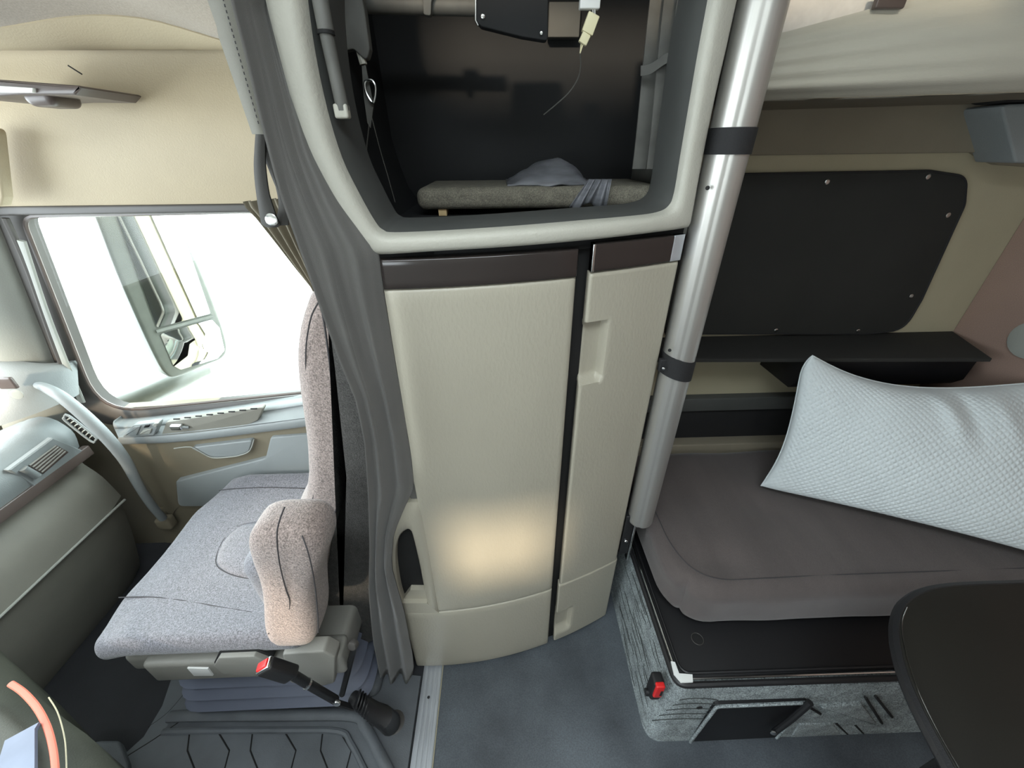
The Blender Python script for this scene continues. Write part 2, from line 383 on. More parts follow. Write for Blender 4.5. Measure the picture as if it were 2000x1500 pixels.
# overhead locker: lower lip with painted-in light, then a dark padded front
prof = [(1.27, 1.835), (1.20, 1.812), (1.14, 1.812), (1.085, 1.826), (1.03, 1.862), (0.97, 1.905), (0.88, 1.935), (0.74, 1.965), (0.55, 2.02), (0.40, 2.12), (0.33, 2.30)]
pp = smooth_path([(0, a, b) for a, b in prof], 4)
def locker(u, v):
    k = v*(len(pp)-1); i = min(int(k), len(pp)-2); q = pp[i].lerp(pp[i+1], k-i); x = lerp(-2.0, -0.47, u)
    g = 0.045*math.exp(-((x+0.82)/0.22)**2)+0.015*math.exp(-((x+1.35)/0.15)**2)
    return Vector((x, q.y + (0.03 if False else 0)*g, q.z + g*ss(0.12, 0.30, v)*(1-ss(0.6, 1, v)) - 0.035*ss(-0.75, -0.47, x)*ss(0.1, .3, v)))
lk = st('trim_4', sheet(new(), locker, 40, 44, (0, 0.03, 0.02)), M['header'], 60)
obj('painted_lip_light', sheet(new(), lambda u, v: locker(u, .04+.20*v)+Vector((0, -.001, -.003-.005*math.sin(PI*v))), 40, 8, (0, .002, .004)), M['beige'], lk, 60)  # pale sheet paints the bright lit edge of the locker
p0, p1 = AY(133, 128, 1.205), AY(160, 145, 1.205)
obj('seam', tube(new(), [p0, p1], 0.0016, 5), M['gap'], top)

# door shell
door = st('door_1', clean_prism([Vector(p) for p in [(-2.0, 0.0), (-0.42, 0.0), (-0.42, 0.82), (-1.44, 0.775), (-2.0, 0.775)]], YP, DY+0.015, DY+0.05), M['doortaupe'])
# window frame: a band round the opening
win = [(-1.375, 1.452), (-1.530, 0.752), (-0.46, 0.845), (-0.44, 1.46)]
wout = [(-1.46, 1.50), (-1.635, 0.685), (-0.40, 0.78), (-0.40, 1.50)]
def band(inner, outer, Y, depth, seg=8, rin=0.06, rout=0.06):
    a = rpoly(inner, rin, seg); b = rpoly(outer, rout, seg); n = len(a); bm = new()
    prof = [(0.0, depth), (0.0, 0.006), (0.12, 0.0), (0.5, -0.006), (0.88, 0.0), (1.0, 0.008), (1.0, depth)]
    rings = [[bm.verts.new(YP(*(a[i].lerp(b[i], s)), Y+d)) for i in range(n)] for s, d in prof]
    rings.append(rings[0])
    for A, B in zip(rings, rings[1:]):
        for i in range(n): bm.faces.new((A[i], A[(i+1) % n], B[(i+1) % n], B[i]))
    return bm
wf = st('window_1', band(win, wout, DY, 0.05, rin=[.05, .13, .05, .05], rout=[.05, .15, .05, .05]), M['rubber'], 50)
seal_in = [(-1.366, 1.448), (-1.518, 0.762), (-0.47, 0.856), (-0.45, 1.455)]
obj('window_seal', tube(new(), [YP(q.x, q.y, DY+0.002) for q in rpoly(seal_in, [.05, .125, .05, .05], 8)], 0.006, 6, closed=True), M['brown'], wf)
obj('pane', clean_prism(rpoly([(-1.385, 1.46), (-1.545, 0.742), (-0.43, 0.835), (-0.42, 1.47)], [.04, .11, .03, .03]), YP, DY+0.022, DY+0.026), M['glass'], wf)
# A-pillar beside the window
def apil(u, v):
    z = lerp(0.70, 1.50, v); c = lerp(-1.66, -1.44, (z-0.70)/0.8); wid = lerp(0.17, 0.10, v)
    x = c - wid + 2*wid*u*0.62; bulge = 0.05*math.sin(PI*u)**0.7
    return Vector((x, DY-0.01-bulge-0.05*(1-u), z))
ap = st('trim_5', sheet(new(), apil, 14, 16, (0, 0.06, 0)), M['pillar'], 60)
ap2 = [AY(x, y, 1.235) for x, y in ((18, 425), (60, 520), (105, 650), (150, 775))]
obj('pillar_ridge', tube(new(), smooth_path([p+Vector((0, -.01, 0)) for p in ap2], 5), 0.008, 8), M['rubber'], ap)
ap3 = [AY(x, y, 1.225) for x, y in ((42, 470), (85, 600), (128, 710), (160, 785))]
obj('pillar_lip', tube(new(), smooth_path(ap3, 5), 0.012, 8, flat=0.5, up=(0, 1, 0)), M['pillar'], ap)
p = AY(15, 748, 1.085); obj('switch_recess', box(p-Vector((.03, .006, .020)), p+Vector((.022, .006, .020)), .005), M['brown'], ap)
p = AY(33, 770, 1.07); obj('round_cap', disc(new(), p, (0.25, -1, 0.1), .016, .004, 20), M['pillar'], ap)
# pillar foot, a fairing between pillar and dashboard
def foot(u, v):
    a = AY(lerp(-40, 95, u), lerp(700, 730, u), 1.16); b = AY(lerp(-40, 112, u), lerp(845, 795, u), lerp(1.02, 1.12, u))
    q = a.lerp(b, v); q.y += .07*u**5*(1-.3*v) - 0.018*math.sin(PI*u)*math.sin(PI*v); return q
obj('pillar_foot', sheet(new(), foot, 16, 10, (0, 0.03, 0)), M['dash'], ap, 60)

# --- inner face of the door below the glass
dp = thing('door_panel', (-1.0, 1.22, 0.4), 'grey passenger door lining with switches and pull recess below the bright side window', 'door panel')
def strip_y(pxt, pxb, Yt, Yb, n=16, bulge=0.01, m='doorgrey', name='panel', back=0.05):
    """a lining panel between an upper and a lower edge"""
    a = smooth_path([AY(x, y, Yt) for x, y in pxt], 8); b = smooth_path([AY(x, y, Yb) for x, y in pxb], 8)
    def f(u, v):
        k = u*(len(a)-1); i = min(int(k), len(a)-2); A = a[i].lerp(a[i+1], k-i)
        k = u*(len(b)-1); i = min(int(k), len(b)-2); B = b[i].lerp(b[i+1], k-i)
        q = A.lerp(B, v); q.y -= bulge*math.sin(PI*v)**0.6; return q
    return obj(name, sheet(new(), f, 28, 8, (0, back, 0)), M[m], dp, 45)
strip_y([(222, 822), (250, 826), (420, 806), (600, 780)], [(228, 838), (300, 832), (420, 818), (604, 790)], 1.215, 1.20, m='doorgrey', name='sill_rail', bulge=.008)
strip_y([(222, 834), (300, 828), (420, 816), (604, 788)], [(232, 856), (330, 848), (440, 836), (606, 815)], 1.205, 1.165, name='armrest_shelf', bulge=.0)
strip_y([(231, 854), (330, 850), (440, 838), (606, 816)], [(238, 868), (340, 864), (450, 852), (608, 832)], 1.165, 1.17, name='armrest_edge', bulge=.006)
strip_y([(236, 866), (340, 862), (450, 850), (608, 830)], [(335, 1010), (360, 985), (480, 958), (614, 930)], 1.185, 1.215, m='doortaupe', name='middle_lining', bulge=.006, back=0.03)
strip_y([(300, 1000), (360, 980), (480, 950), (614, 925)], [(325, 1060), (390, 1060), (500, 1040), (620, 1030)], 1.22, 1.23, m='doortaupe', name='lower_lining', bulge=.0, back=.02)
# light grey map pocket
pk = rpoly(yplane([(345, 938), (520, 893), (530, 852), (612, 846), (616, 985), (350, 987)], 1.18), [.02, .03, .02, .0, .0, .02], 4)
obj('map_pocket', clean_prism(pk, YP, 1.172, 1.22, .006), M['doorgrey'], dp, label='lighter grey map pocket')
# pull recess
pr = rpoly(yplane([(372, 873), (495, 858), (487, 880), (468, 889), (415, 893)], 1.172), .008, 4)
obj('pull_recess', clean_prism(pr, YP, 1.166, 1.19, .004), M['doorgrey'], dp)
obj('recess_lip', tube(new(), smooth_path([AY(x, y, 1.163) for x, y in ((340, 876), (372, 873), (395, 885), (415, 894), (445, 893), (470, 889), (488, 880), (496, 858))], 3), .0022, 6), M['pillar'], dp)
# shelf pocket with its row of slots
sp = rpoly([(q.x, q.z) for q in (AY(a, b, 1.178) for a, b in ((328, 822), (518, 792), (506, 818), (480, 830), (345, 848), (318, 848)))], .006, 3)
obj('shelf_pocket', clean_prism(sp, YP, 1.168, 1.19, .003), M['dash2'], dp)
for k in range(8):
    q = AY(345+k*21.5, 818.5-k*2.9, 1.166); 
    obj('slot', box(q-Vector((.011, .002, .0022)), q+Vector((.011, .002, .0022)), .001), M['gap'], dp)
kn = AY(346, 834, 1.160); kb = obj('latch_knob', rbox(new(), kn-Vector((.020, .01, .010)), kn+Vector((.020, .01, .012)), .006), M['chrome'], dp)
obj('knob_stem', tube(new(), [kn+Vector((.018, 0, 0)), kn+Vector((.035, .005, -.006))], .005), M['doorgrey'], dp)
sw = AY(277, 838, 1.158); sq = rpoly(yplane([(238, 854), (262, 829), (314, 822), (303, 848)], 1.163), .008, 4)
sb = obj('switch_plate', clean_prism(sq, YP, 1.156, 1.18, .003), M['doorgrey'], dp)
for qd, m in ((((244, 850), (262, 833), (276, 831), (268, 849)), 'doorgrey'), (((272, 848), (282, 838), (298, 836), (294, 846)), 'pillar'), (((280, 835), (285, 829), (294, 828), (291, 834)), 'black'), (((298, 830), (302, 826), (311, 825), (306, 834)), 'pillar')):
    obj('switch', clean_prism(rpoly(yplane(qd, 1.155), .003, 3), YP, 1.151, 1.16, .002), M[m], sb)
# grab handle running down from the pillar
gh = [(72, 752, 1.15), (88, 757, 1.13), (120, 775, 1.10), (165, 812, 1.09), (210, 856, 1.09), (245, 900, 1.10), (272, 950, 1.11), (295, 985, 1.13), (318, 1012, 1.16)]
g = thing('grab_handle', AY(200, 850, 1.09), 'long grey grab handle sloping down from the windscreen pillar beside the door window', 'handle')
obj('bar', tube(new(), smooth_path([AY(*q) for q in gh], 6), lambda t: 0.011+0.006*math.sin(PI*min(t*1.3, 1))+.004*t, 12), M['doorgrey'], g)
q = AY(70, 756, 1.155); obj('mount', rbox(new(), q-Vector((.016, .012, .022)), q+Vector((.010, .02, .018)), .006), M['rubber'], g)
q = AY(322, 1022, 1.18); obj('mount', rbox(new(), q-Vector((.03, .015, .03)), q+Vector((.03, .03, .03)), .012), M['doortaupe'], g)

# overhead lamp at the top left
p = AY(60, 178, 1.02)
lm = thing('overhead_lamp', p, 'brown framed overhead map lamp with white lens on the beige panel', 'lamp')
hd = [AY(x, y, 1.05) for x, y in ((-60, 150), (-10, 155), (160, 168), (168, 172), (155, 187), (60, 186), (-10, 190), (-60, 192))]
obj('housing', clean_prism(rpoly([(q.x, q.z) for q in hd], .003, 3), YP, 1.04, 1.20, .004), M['brown'], lm)
ln = [AY(x, y, 1.035) for x, y in ((-60, 164), (66, 172), (66, 181), (-60, 180))]
obj('lens', clean_prism([(q.x, q.z) for q in ln], YP, 1.032, 1.045, .001), M['white'], lm)
q = AY(96, 193, 1.09); obj('sensor_dome', rbox(new(), q-Vector((.032, .03, .016)), q+Vector((.032, .05, .02)), .016, k=4), M['brown'], lm)
# sun visor edge at far left
q = rpoly(yplane([(-60, 250), (-2, 250), (14, 385), (10, 402), (-60, 405)], 1.15), .01, 4)
vz = obj('sun_visor', clean_prism(q, YP, 1.14, 1.165, .005), M['beige']); tag(vz, 'edge of a folded beige sun visor at the left border above the window', 'visor')

# ---------------------------------------------------------------- dashboard
da = thing('dashboard', (-1.55, 0.6, 0.5), 'blue grey dashboard on the passenger side with louvred vent and brown trim strip', 'dashboard')
YE = 1.14
pf = [AY(x, y, YE) for x, y in ((60, 812), (122, 818), (155, 838), (172, 872), (178, 884), (180, 900), (215, 930), (252, 968), (258, 985), (285, 1050), (300, 1100))]
X0, Z0 = pf[0].x, pf[0].z
pfl = [Vector((-2.0, 0, 0.80)), Vector((-1.85, 0, 0.80)), Vector((-1.74, 0, pf[0].z+.05))]+[Vector((q.x, 0, q.z)) for q in pf]
def dash_sheet(pts, name, m, y0=-0.9, y1=YE, bend=True):
    P = smooth_path(pts, 4)
    def f(u, v):
        k = v*(len(P)-1); i = min(int(k), len(P)-2); q = P[i].lerp(P[i+1], k-i)
        y = lerp(y0, y1, u); e = 0.03*ss(0.10, 0.0, y1-y)
        return Vector((q.x-e, y, q.z))
    return obj(name, sheet(new(), f, 24, len(P)-1, (-0.03, 0, -0.01)), M[m], da, 40)
PT = lambda i: Vector((pf[i].x, 0, pf[i].z))
up = [Vector((-1.98, 0, .80)), Vector((-1.86, 0, .79)), Vector((-1.76, 0, .765)), PT(1)+Vector((-.04, 0, .012)), PT(2), PT(3)]
dash_sheet(up, 'upper_pad', 'dash')
dash_sheet([PT(4)+Vector((-.002, 0, 0)), PT(5)+Vector((-.012, 0, 0)), PT(6), PT(7)], 'lower_pad', 'dash2')
dash_sheet([PT(7)+Vector((-.01, 0, -.006)), PT(8)+Vector((-.01, 0, 0)), PT(9)+Vector((-.02, 0, 0)), PT(10)+Vector((-.06, 0, -.05)), Vector((-1.75, 0, 0.02))], 'kick_panel', 'dash2')
obj('trim_strip', rbox(new(), (PT(4).x-.012, -0.9, PT(4).z-.004), (PT(4).x+.012, YE+.0, PT(3).z+.006), .004), M['brown'], da, label='glossy brown trim strip')
obj('panel_edge', tube(new(), [Vector((PT(7).x, -0.9, PT(7).z)), Vector((PT(7).x, YE-.02, PT(7).z))], .0045, 8), M['pillar'], da)
# vent: laid in the face between PT(2) and PT(3)
d1 = (PT(3)-PT(2)); nrm = Vector((-d1.z, 0, d1.x)).normalized(); nrm = nrm if nrm.x > 0 else -nrm
dd = d1.normalized()
vo = PT(2)
def DV(px, py, off=0.0):
    return PL(px, py, vo+nrm*off, nrm)
vq = [DV(105, 862, .003), DV(150, 886, .003), DV(75, 946, .003), DV(28, 915, .003)]
def quad_slab(q, h, name, m, parent, n=nrm, inset=0.0):
    c = sum(q, Vector())/4; bm = new(); P = [c+(p-c)*(1-inset) for p in q]
    A = [bm.verts.new(p+n*h) for p in [c+(p-c)*0.96 for p in P]]; B = [bm.verts.new(p+n*h*0.4) for p in P]; D = [bm.verts.new(p-n*.01) for p in P]
    for X, Y_ in ((A, B), (B, D)):
        for i in range(4): bm.faces.new((X[i], X[(i+1) % 4], Y_[(i+1) % 4], Y_[i]))
    bm.faces.new(A); bm.faces.new(D)
    return obj(name, bm, M[m], parent)
vent = quad_slab([DV(100, 855), DV(160, 880), DV(80, 962), DV(14, 918)], .006, 'vent_bezel', 'dash', da)
quad_slab([DV(109, 869, .006), DV(134, 883, .006), DV(84, 926, .006), DV(54, 910, .006)], .001, 'vent_grille', 'brown', vent)
for k in range(5):
    a = DV(58+k*5.8, 909+k*3.4, .009); b = DV(109+k*4.6, 870.5+k*2.8, .009)
    obj('louvre', tube(new(), [a, b], .0026, 6), M['seatplastic'], vent)
a = DV(44, 914, .010); b = DV(72, 930, .010); obj('thumb_wheel', tube(new(), [a, b], .0105, 12), M['dash'], vent)
# side defroster outlet
so = [AY(x, y, 1.105) for x, y in ((126, 815), (134, 812), (185, 852), (186, 860), (178, 862), (128, 822))]
sdv = obj('side_outlet', tube(new(), smooth_path(so, 3, closed=True), .0035, 6, closed=True), M['dash'], da)
sm_ = [AY(x, y, 1.112) for x, y in ((127, 817), (134, 813), (184, 853), (178, 860))]
bm = new(); bm.faces.new([bm.verts.new(p) for p in sm_]); r_ = bmesh.ops.extrude_face_region(bm, geom=bm.faces[:]); bmesh.ops.translate(bm, verts=[v for v in r_['geom'] if isinstance(v, bmesh.types.BMVert)], vec=(0, .01, -.004))
obj('outlet_well', bm, M['gap'], sdv)
for k in range(7):
    t = (k+.5)/7; a = sm_[0].lerp(sm_[3], t); b = sm_[1].lerp(sm_[2], t)
    obj('rib', tube(new(), [a+Vector((0, -.003, 0)), b+Vector((0, -.003, 0))], .0022, 6), M['pillar'], sdv)

# ---------------------------------------------------------------- driver's footwell: mat with raised rim and chevrons
mt = thing('floor_mat', (-0.75, 0.3, 0), 'black rubber floor mat with raised rim and chevron grooves in front of the seat', 'mat')
ms_ = [AZ(a, b, 0.0) for a, b in ((420, 1270), (345, 1300), (318, 1380), (282, 1440), (238, 1480), (205, 1560))]
obj('mat_sheet', clean_prism([(q.x, q.y) for q in ms_]+[(-1.15, -.3), (-.312, -.3), (-.312, .66)], ZP, .006, -.001, .002), M['mat'], mt)
rim = [AZ(x, y, .02) for x, y in ((330, 1400), (380, 1398), (560, 1397), (688, 1398), (712, 1420), (740, 1470), (770, 1530))]
obj('rim', tube(new(), smooth_path(rim, 5), .016, 10, flat=.8, up=(0, 0, 1)), M['mat'], mt)
obj('inner_step', tube(new(), smooth_path([p+Vector((-.035 if i > 2 else 0, -.035, -.012)) for i, p in enumerate(rim)], 5), .009, 8), M['mat'], mt)
for k, xs in enumerate((372, 430, 495, 560, 632, 668)):
    for s in (0,):
        d = 18 if k % 2 else -8
        pts = [AZ(xs-abs(d)*.2, 1430, .0065), AZ(xs+(d if k % 2 else -6), 1466, .0065), AZ(xs+(6 if k % 2 else 12), 1512, .0065), AZ(xs+(-8 if k % 2 else 25), 1560, .0065)]
        obj('groove', tube(new(), pts, .0022, 5), M['gap'], mt)
# raised heel step and side hump of the front floor
hs = obj('floor_hump', rbox(new(), (-1.02, 0.60, -.001), (-0.44, 1.10, 0.055), .035, k=4), M['mat']); tag(hs, 'black moulded floor hump under the passenger seat base', 'floor hump')
ln1 = [AZ(x, y, .004) for x, y in ((358, 1405), (300, 1445), (245, 1480), (225, 1500), (215, 1540))]
obj('mat_edge', tube(new(), smooth_path(ln1, 4), .003, 6), M['gap'], mt)
ln2 = [AZ(x, y, .004) for x, y in ((372, 1340), (330, 1390), (290, 1420))]
obj('mat_fold', tube(new(), smooth_path(ln2, 4), .0025, 6), M['gap'], mt)
ln3 = [AZ(x, y, .012) for x, y in ((180, 1447), (215, 1448), (240, 1462), (250, 1490), (250, 1530))]
pd = thing('foot_pad', AZ(215, 1480, 0), 'small rounded black rubber pad on the floor at the lower left', 'pad')
obj('pad_body', clean_prism(rpoly([(q.x, q.y) for q in (AZ(a, b, .02) for a, b in ((170, 1448), (235, 1448), (252, 1490), (254, 1560), (170, 1560)))], .03, 4), ZP, .03, 0.0, .008), M['mat'], pd)

# ================================================================== CURVED OBJECT AT THE LOWER LEFT (driver side console wing)
cw = thing('console_wing', AZ(60, 1440, 0.3), 'rounded olive grey console wing with coral piping in the bottom left corner', 'console')
def wing(u, v):
    out = [(-60, 1225), (0, 1290), (28, 1330), (75, 1368), (120, 1400), (152, 1440), (175, 1500), (190, 1600)]
    k = u*(len(out)-1); i = min(int(k), len(out)-2); ox = lerp(out[i][0], out[i+1][0], k-i); oy = lerp(out[i][1], out[i+1][1], k-i)
    q = AZ(lerp(ox, -140, v*0.9), lerp(oy, 1560, v*0.5), 0.60 + 0.0*v)
    q.z = 0.60 - 0.10*(1-math.sin(PI/2*min(1, v*2.2+0.05)))
    return q
obj('wing_shell', sheet(new(), wing, 28, 14, (-0.04, 0, -0.35)), M['olive'], cw, 50)
pipe = [AZ(x, y, .607) for x, y in ((20, 1335), (45, 1352), (72, 1382), (92, 1420), (103, 1460), (108, 1500), (110, 1560))]
obj('coral_piping', tube(new(), smooth_path(pipe, 5), .0058, 8, flat=.6), M['coral'], cw, label='coral red piping')
obj('stitch_line', tube(new(), smooth_path([AZ(x, y, .603) for x, y in ((95, 1362), (112, 1390), (124, 1430), (129, 1470), (131, 1560))], 5), .0012, 5), M['sidewall'], cw)
cq = [AZ(x, y, .612) for x, y in ((78, 1412), (70, 1425), (70, 1520), (-10, 1520), (12, 1448))]
cdm = obj('slate_card', clean_prism([(q.x, q.y) for q in cq], ZP, .616, .606, .0), M['slate']); tag(cdm, 'slate blue angular card lying on the console in the bottom left corner', 'card')

# ================================================================== PASSENGER SEAT
seat = thing('passenger_seat', (-0.78, 0.85, 0), 'grey brown cloth passenger seat with raised armrest beneath the side window', 'seat')
def cushion(p):
    x, y, z = p; s = ss(-1.13, -0.55, x)
    yc = 0.84; wy = lerp(1.0, 1.0, s)
    z2 = z + 0.018*math.cos((y-yc)*5.2) * 0 + (0.020*ss(0.18, 0.30, abs(y-yc)) - 0.012*(1-ss(0.0, 0.22, abs(y-yc))))*ss(.42, .52, z) - 0.02*ss(-1.0, -1.14, x)
    z2 -= 0.02*ss(.45, .52, z)*math.exp(-((x+.72)**2+(y-.84)**2)/.02)*0
    return (x + 0.05*ss(.7, .52, y)*ss(-.9, -1.14, x) + 0.06*ss(.98, 1.14, y)*ss(-.9, -1.14, x), y, z2+0.0015*noise.noise(Vector(p)*30))
obj('seat_cushion', rbox(new(), (-1.125, 0.532, 0.456), (-0.53, 1.155, 0.52), .032, n=(24, 24, 3), k=5, deform=cushion), M['seatcloth'], seat, 180)
def ontop(px, py, dz=0.0):
    q = AZ(px, py, .52); c = cushion((q.x, q.y, .52)); return AZ(px, py, c[2]+dz)
for pts in (((232, 1167), (290, 1166), (350, 1172), (420, 1184), (492, 1196)), ((428, 958), (450, 955), (520, 952), (598, 954)), ((500, 1021), (470, 1026), (440, 1050), (424, 1082), (424, 1105), (450, 1122), (492, 1132))):
    obj('seam', tube(new(), smooth_path([ontop(a, b, -.0005) for a, b in pts], 5), .0015, 6), M['seam'], seat)
# raised centre panel
cp = [ontop(a, b) for a, b in ((500, 1022), (470, 1028), (443, 1050), (426, 1082), (426, 1104), (450, 1121), (492, 1131), (560, 1135), (640, 1100), (640, 1030), (560, 1020))]
cc = sum(cp, Vector())/len(cp); loop = smooth_path(cp, 3, closed=True)
bm = new(); rings = []
for s, h in ((1.0, -.012), (0.985, .001), (0.93, .007), (.8, .011), (.5, .013), (.15, .013)):
    rings.append([bm.verts.new(cc+(q-cc)*s+Vector((0, 0, h))) for q in loop])
for A, B in zip(rings, rings[1:]):
    for i in range(len(A)): bm.faces.new((A[i], A[(i+1) % len(A)], B[(i+1) % len(A)], B[i]))
bm.faces.new(rings[-1]); obj('centre_panel', bm, M['seatcloth'], seat, 180)
# lower piping
obj('piping', tube(new(), smooth_path([AZ(x, y, .455) for x, y in ((202, 1232), (215, 1250), (245, 1262), (300, 1268), (400, 1272), (480, 1268), (540, 1258))], 5), .003, 6), M['seam'], seat)
# backrest: profile read along its near side
BY0, BY1 = 0.69, 1.10
fr = [AY(x, y, BY0) for x, y in ((570, 1040), (598, 985), (603, 940), (600, 880), (592, 820), (583, 760), (578, 700), (580, 650), (590, 608), (606, 582), (622, 566))]
fr = [Vector((-0.545, BY0, 0.50))] + fr
FT = [(q.z, q.x) for q in sorted(fr, key=lambda q: q.z)]
ztop = FT[-1][0]
def backr(p):
    # p.x 0..1 thickness, p.y, p.z 0..1 height
    z = lerp(0.42, ztop, p.z); x0 = plin(FT, z)
    th = lerp(0.20, 0.125, ss(0, .5, p.z))
    x = x0 + th*p.x
    yy = lerp(BY0, BY1, p.y); yc = (BY0+BY1)/2
    w = 1.0 - 0.16*ss(.82, 1.0, p.z)
    yy = yc+(yy-yc)*w
    x -= 0.030*(1-(abs(p.y-.5)*2)**3)*(1-p.x)
    return (x, yy, z)
def back_norm():
    bm = new()
    def dfm(p): return backr(Vector((p.x/0.14, p.y/0.41, p.z/0.95)))
    return rbox(bm, (0, 0, 0), (0.14, 0.41, 0.95), .035, n=(3, 14, 34), k=4, deform=dfm)
obj('backrest', back_norm(), M['seatcloth2'], seat, 180)
pz = [AY(x, y, BY0-.001) for x, y in ((628, 600), (636, 650), (645, 720), (652, 800), (662, 880), (668, 930), (664, 975), (650, 1010))]
obj('piping', tube(new(), smooth_path(pz, 5), .002, 6), M['seam'], seat)
pz = [AY(x, y, BY0+.006) for x, y in ((622, 590), (606, 625), (597, 690), (601, 760), (610, 830), (617, 900), (618, 945), (606, 990))]
obj('piping', tube(new(), smooth_path(pz, 5), .0015, 6), M['seam'], seat)
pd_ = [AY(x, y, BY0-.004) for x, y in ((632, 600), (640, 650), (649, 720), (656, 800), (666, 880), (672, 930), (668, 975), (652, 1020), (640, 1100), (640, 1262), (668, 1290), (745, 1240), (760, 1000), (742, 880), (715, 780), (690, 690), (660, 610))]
obj('rear_panel', clean_prism(rpoly([(q.x, q.z) for q in pd_], .01, 3), YP, BY0-.006, BY0+.06, .006), M['seatdark'], seat, label='dark cloth rear panel, its lower end standing in for shade')  # dark cloth; lower end stands in for shade right of the armrest
# lower side bolster seen between the armrest and the cushion
bl = AY(525, 1175, .58)
obj('side_bolster', rbox(new(), (bl.x-.030, .565, .50), (-.505, .70, .80), .05, n=(4, 4, 8), k=4, deform=lambda p: (p[0]+.05*ss(.75, .85, p[2]), p[1], p[2])), M['seatcloth'], seat, 180)
# armrest folded upright
def arm(p):
    t = p.z   # 0 bottom 1 top
    q = AY(lerp(577, 557, t) + 12*math.sin(PI*t)*-.2 - 10*ss(.75, 1, t), lerp(1256, 1034, t), 0.50)
    w = lerp(.060, .072, t) + .008*ss(.6, .85, t) - .006*math.sin(PI*t)
    return (q.x + p.x*w - .012*ss(.55, .8, t)*(p.x < 0), 0.478 + p.y, q.z)
def armb():
    bm = new()
    L_ = 0.40
    return rbox(bm, (-1, 0, 0), (1, 1, 1), .3, n=(3, 3, 12), k=1) 
bm = new()
def sup(u, v):
    # superellipse tube along height
    t = v; c = arm(Vector((0, 0, t))); a = 2*PI*u
    rad = (1-abs(2*t-1)**7)**(1/3.0) if 0 < t < 1 else 0.0
    wx = (lerp(.062, .068, t)+.010*ss(.55, .85, t)-.008*math.exp(-((t-.45)/.2)**2))*rad; wy = 0.055*rad
    ca, sa = math.cos(a), math.sin(a)
    x = math.copysign(abs(ca)**.5, ca)*wx; y = math.copysign(abs(sa)**.5, sa)*wy
    return Vector((c[0]+x, 0.535+y+0.02*(t-.5), c[2]))
vs = [0.0, .004, .012, .025, .05, .09]+[.09+.82*i/24 for i in range(1, 25)]+[.95, .975, .988, .996, 1.0]
A = [[bm.verts.new(sup(i/40, v)) for i in range(40)] for v in vs]
for r0, r1 in zip(A, A[1:]):
    for i in range(40): bm.faces.new((r0[i], r0[(i+1) % 40], r1[(i+1) % 40], r1[i]))
obj('armrest', bm, M['seatcloth2'], seat, 180)
for pts in (((556, 990), (545, 1020), (541, 1050), (546, 1100), (558, 1150), (566, 1175), (560, 1200), (524, 1238)), ((590, 1046), (602, 1080), (613, 1130), (620, 1190), (622, 1235))):
    obj('seam', tube(new(), smooth_path([AY(a, b, .479 if i not in (0,) else .50) for i, (a, b) in enumerate(pts)], 5), .0014, 6), M['seam'], seat)
# plastic skirt with handle
sk = obj('side_skirt', rbox(new(), (-0.985, 0.535, 0.335), (-0.455, 0.60, 0.43), .014, n=(6, 1, 2), k=3), M['seatplastic'], seat)
obj('front_skirt', rbox(new(), (-1.06, 0.56, 0.345), (-0.98, 1.12, 0.425), .02, k=3), M['seatplastic'], seat)
obj('seat_pan', rbox(new(), (-1.02, 0.58, 0.31), (-0.46, 1.10, 0.42), .02), M['seatplastic'], seat)
hp = rpoly(yplane([(422, 1292), (432, 1276), (500, 1273), (528, 1284), (520, 1302), (498, 1311), (440, 1308)], .53), .006, 3)
hw = obj('handle_well', clean_prism(rpoly(yplane([(418, 1294), (429, 1271), (506, 1268), (534, 1281), (524, 1306), (500, 1315), (436, 1312)], .532), .006, 3), YP, .531, .55, .002), M['gap'], seat)
obj('lever', clean_prism(hp, YP, .519, .54, .003), M['seatplastic'], hw)
obj('wide_knob_housing', clean_prism(rpoly(yplane([(560, 1255), (640, 1250), (662, 1262), (660, 1312), (640, 1318), (575, 1312)], .55), .012, 4), YP, .522, .56, .005), M['seatplastic'], seat)
obj('label_plate', clean_prism(yplane([(372, 1294), (412, 1295), (422, 1309), (385, 1309)], .545), YP, .531, .55, .001), M['white'], seat, label='white label plate')
obj('pale_rail', tube(new(), [AY(578, 1316, .56), AY(640, 1319, .56)], .005, 8), M['white'], seat)
# suspension bellows
bel = obj('suspension_bellows', new(), M['bellows'], seat)
bm = new(); 
def brect(z, e): return [(-1.0-e, 0.605-e), (-0.50+e, 0.605-e), (-0.50+e, 1.06+e), (-1.0-e, 1.06+e)]
rings = []
for k in range(11):
    z = lerp(0.06, 0.34, k/10); e = 0.012 if k % 2 else -0.008
    rings.append([bm.verts.new((q.x, q.y, z)) for q in rpoly(brect(z, e + 0.045*(1-k/10)), .07, 5)])
for A_, B_ in zip(rings, rings[1:]):
    n = len(A_)
    for i in range(n): bm.faces.new((A_[i], A_[(i+1) % n], B_[(i+1) % n], B_[i]))
bm.faces.new(rings[0]); bm.faces.new(rings[-1])
bpy.data.objects.remove(bel); obj('suspension_bellows', bm, M['bellows'], seat, 30)
obj('floor_plinth', rbox(new(), (-1.04, 0.575, 0.0), (-0.47, 1.09, 0.07), .02, k=3), M['mat'], seat)

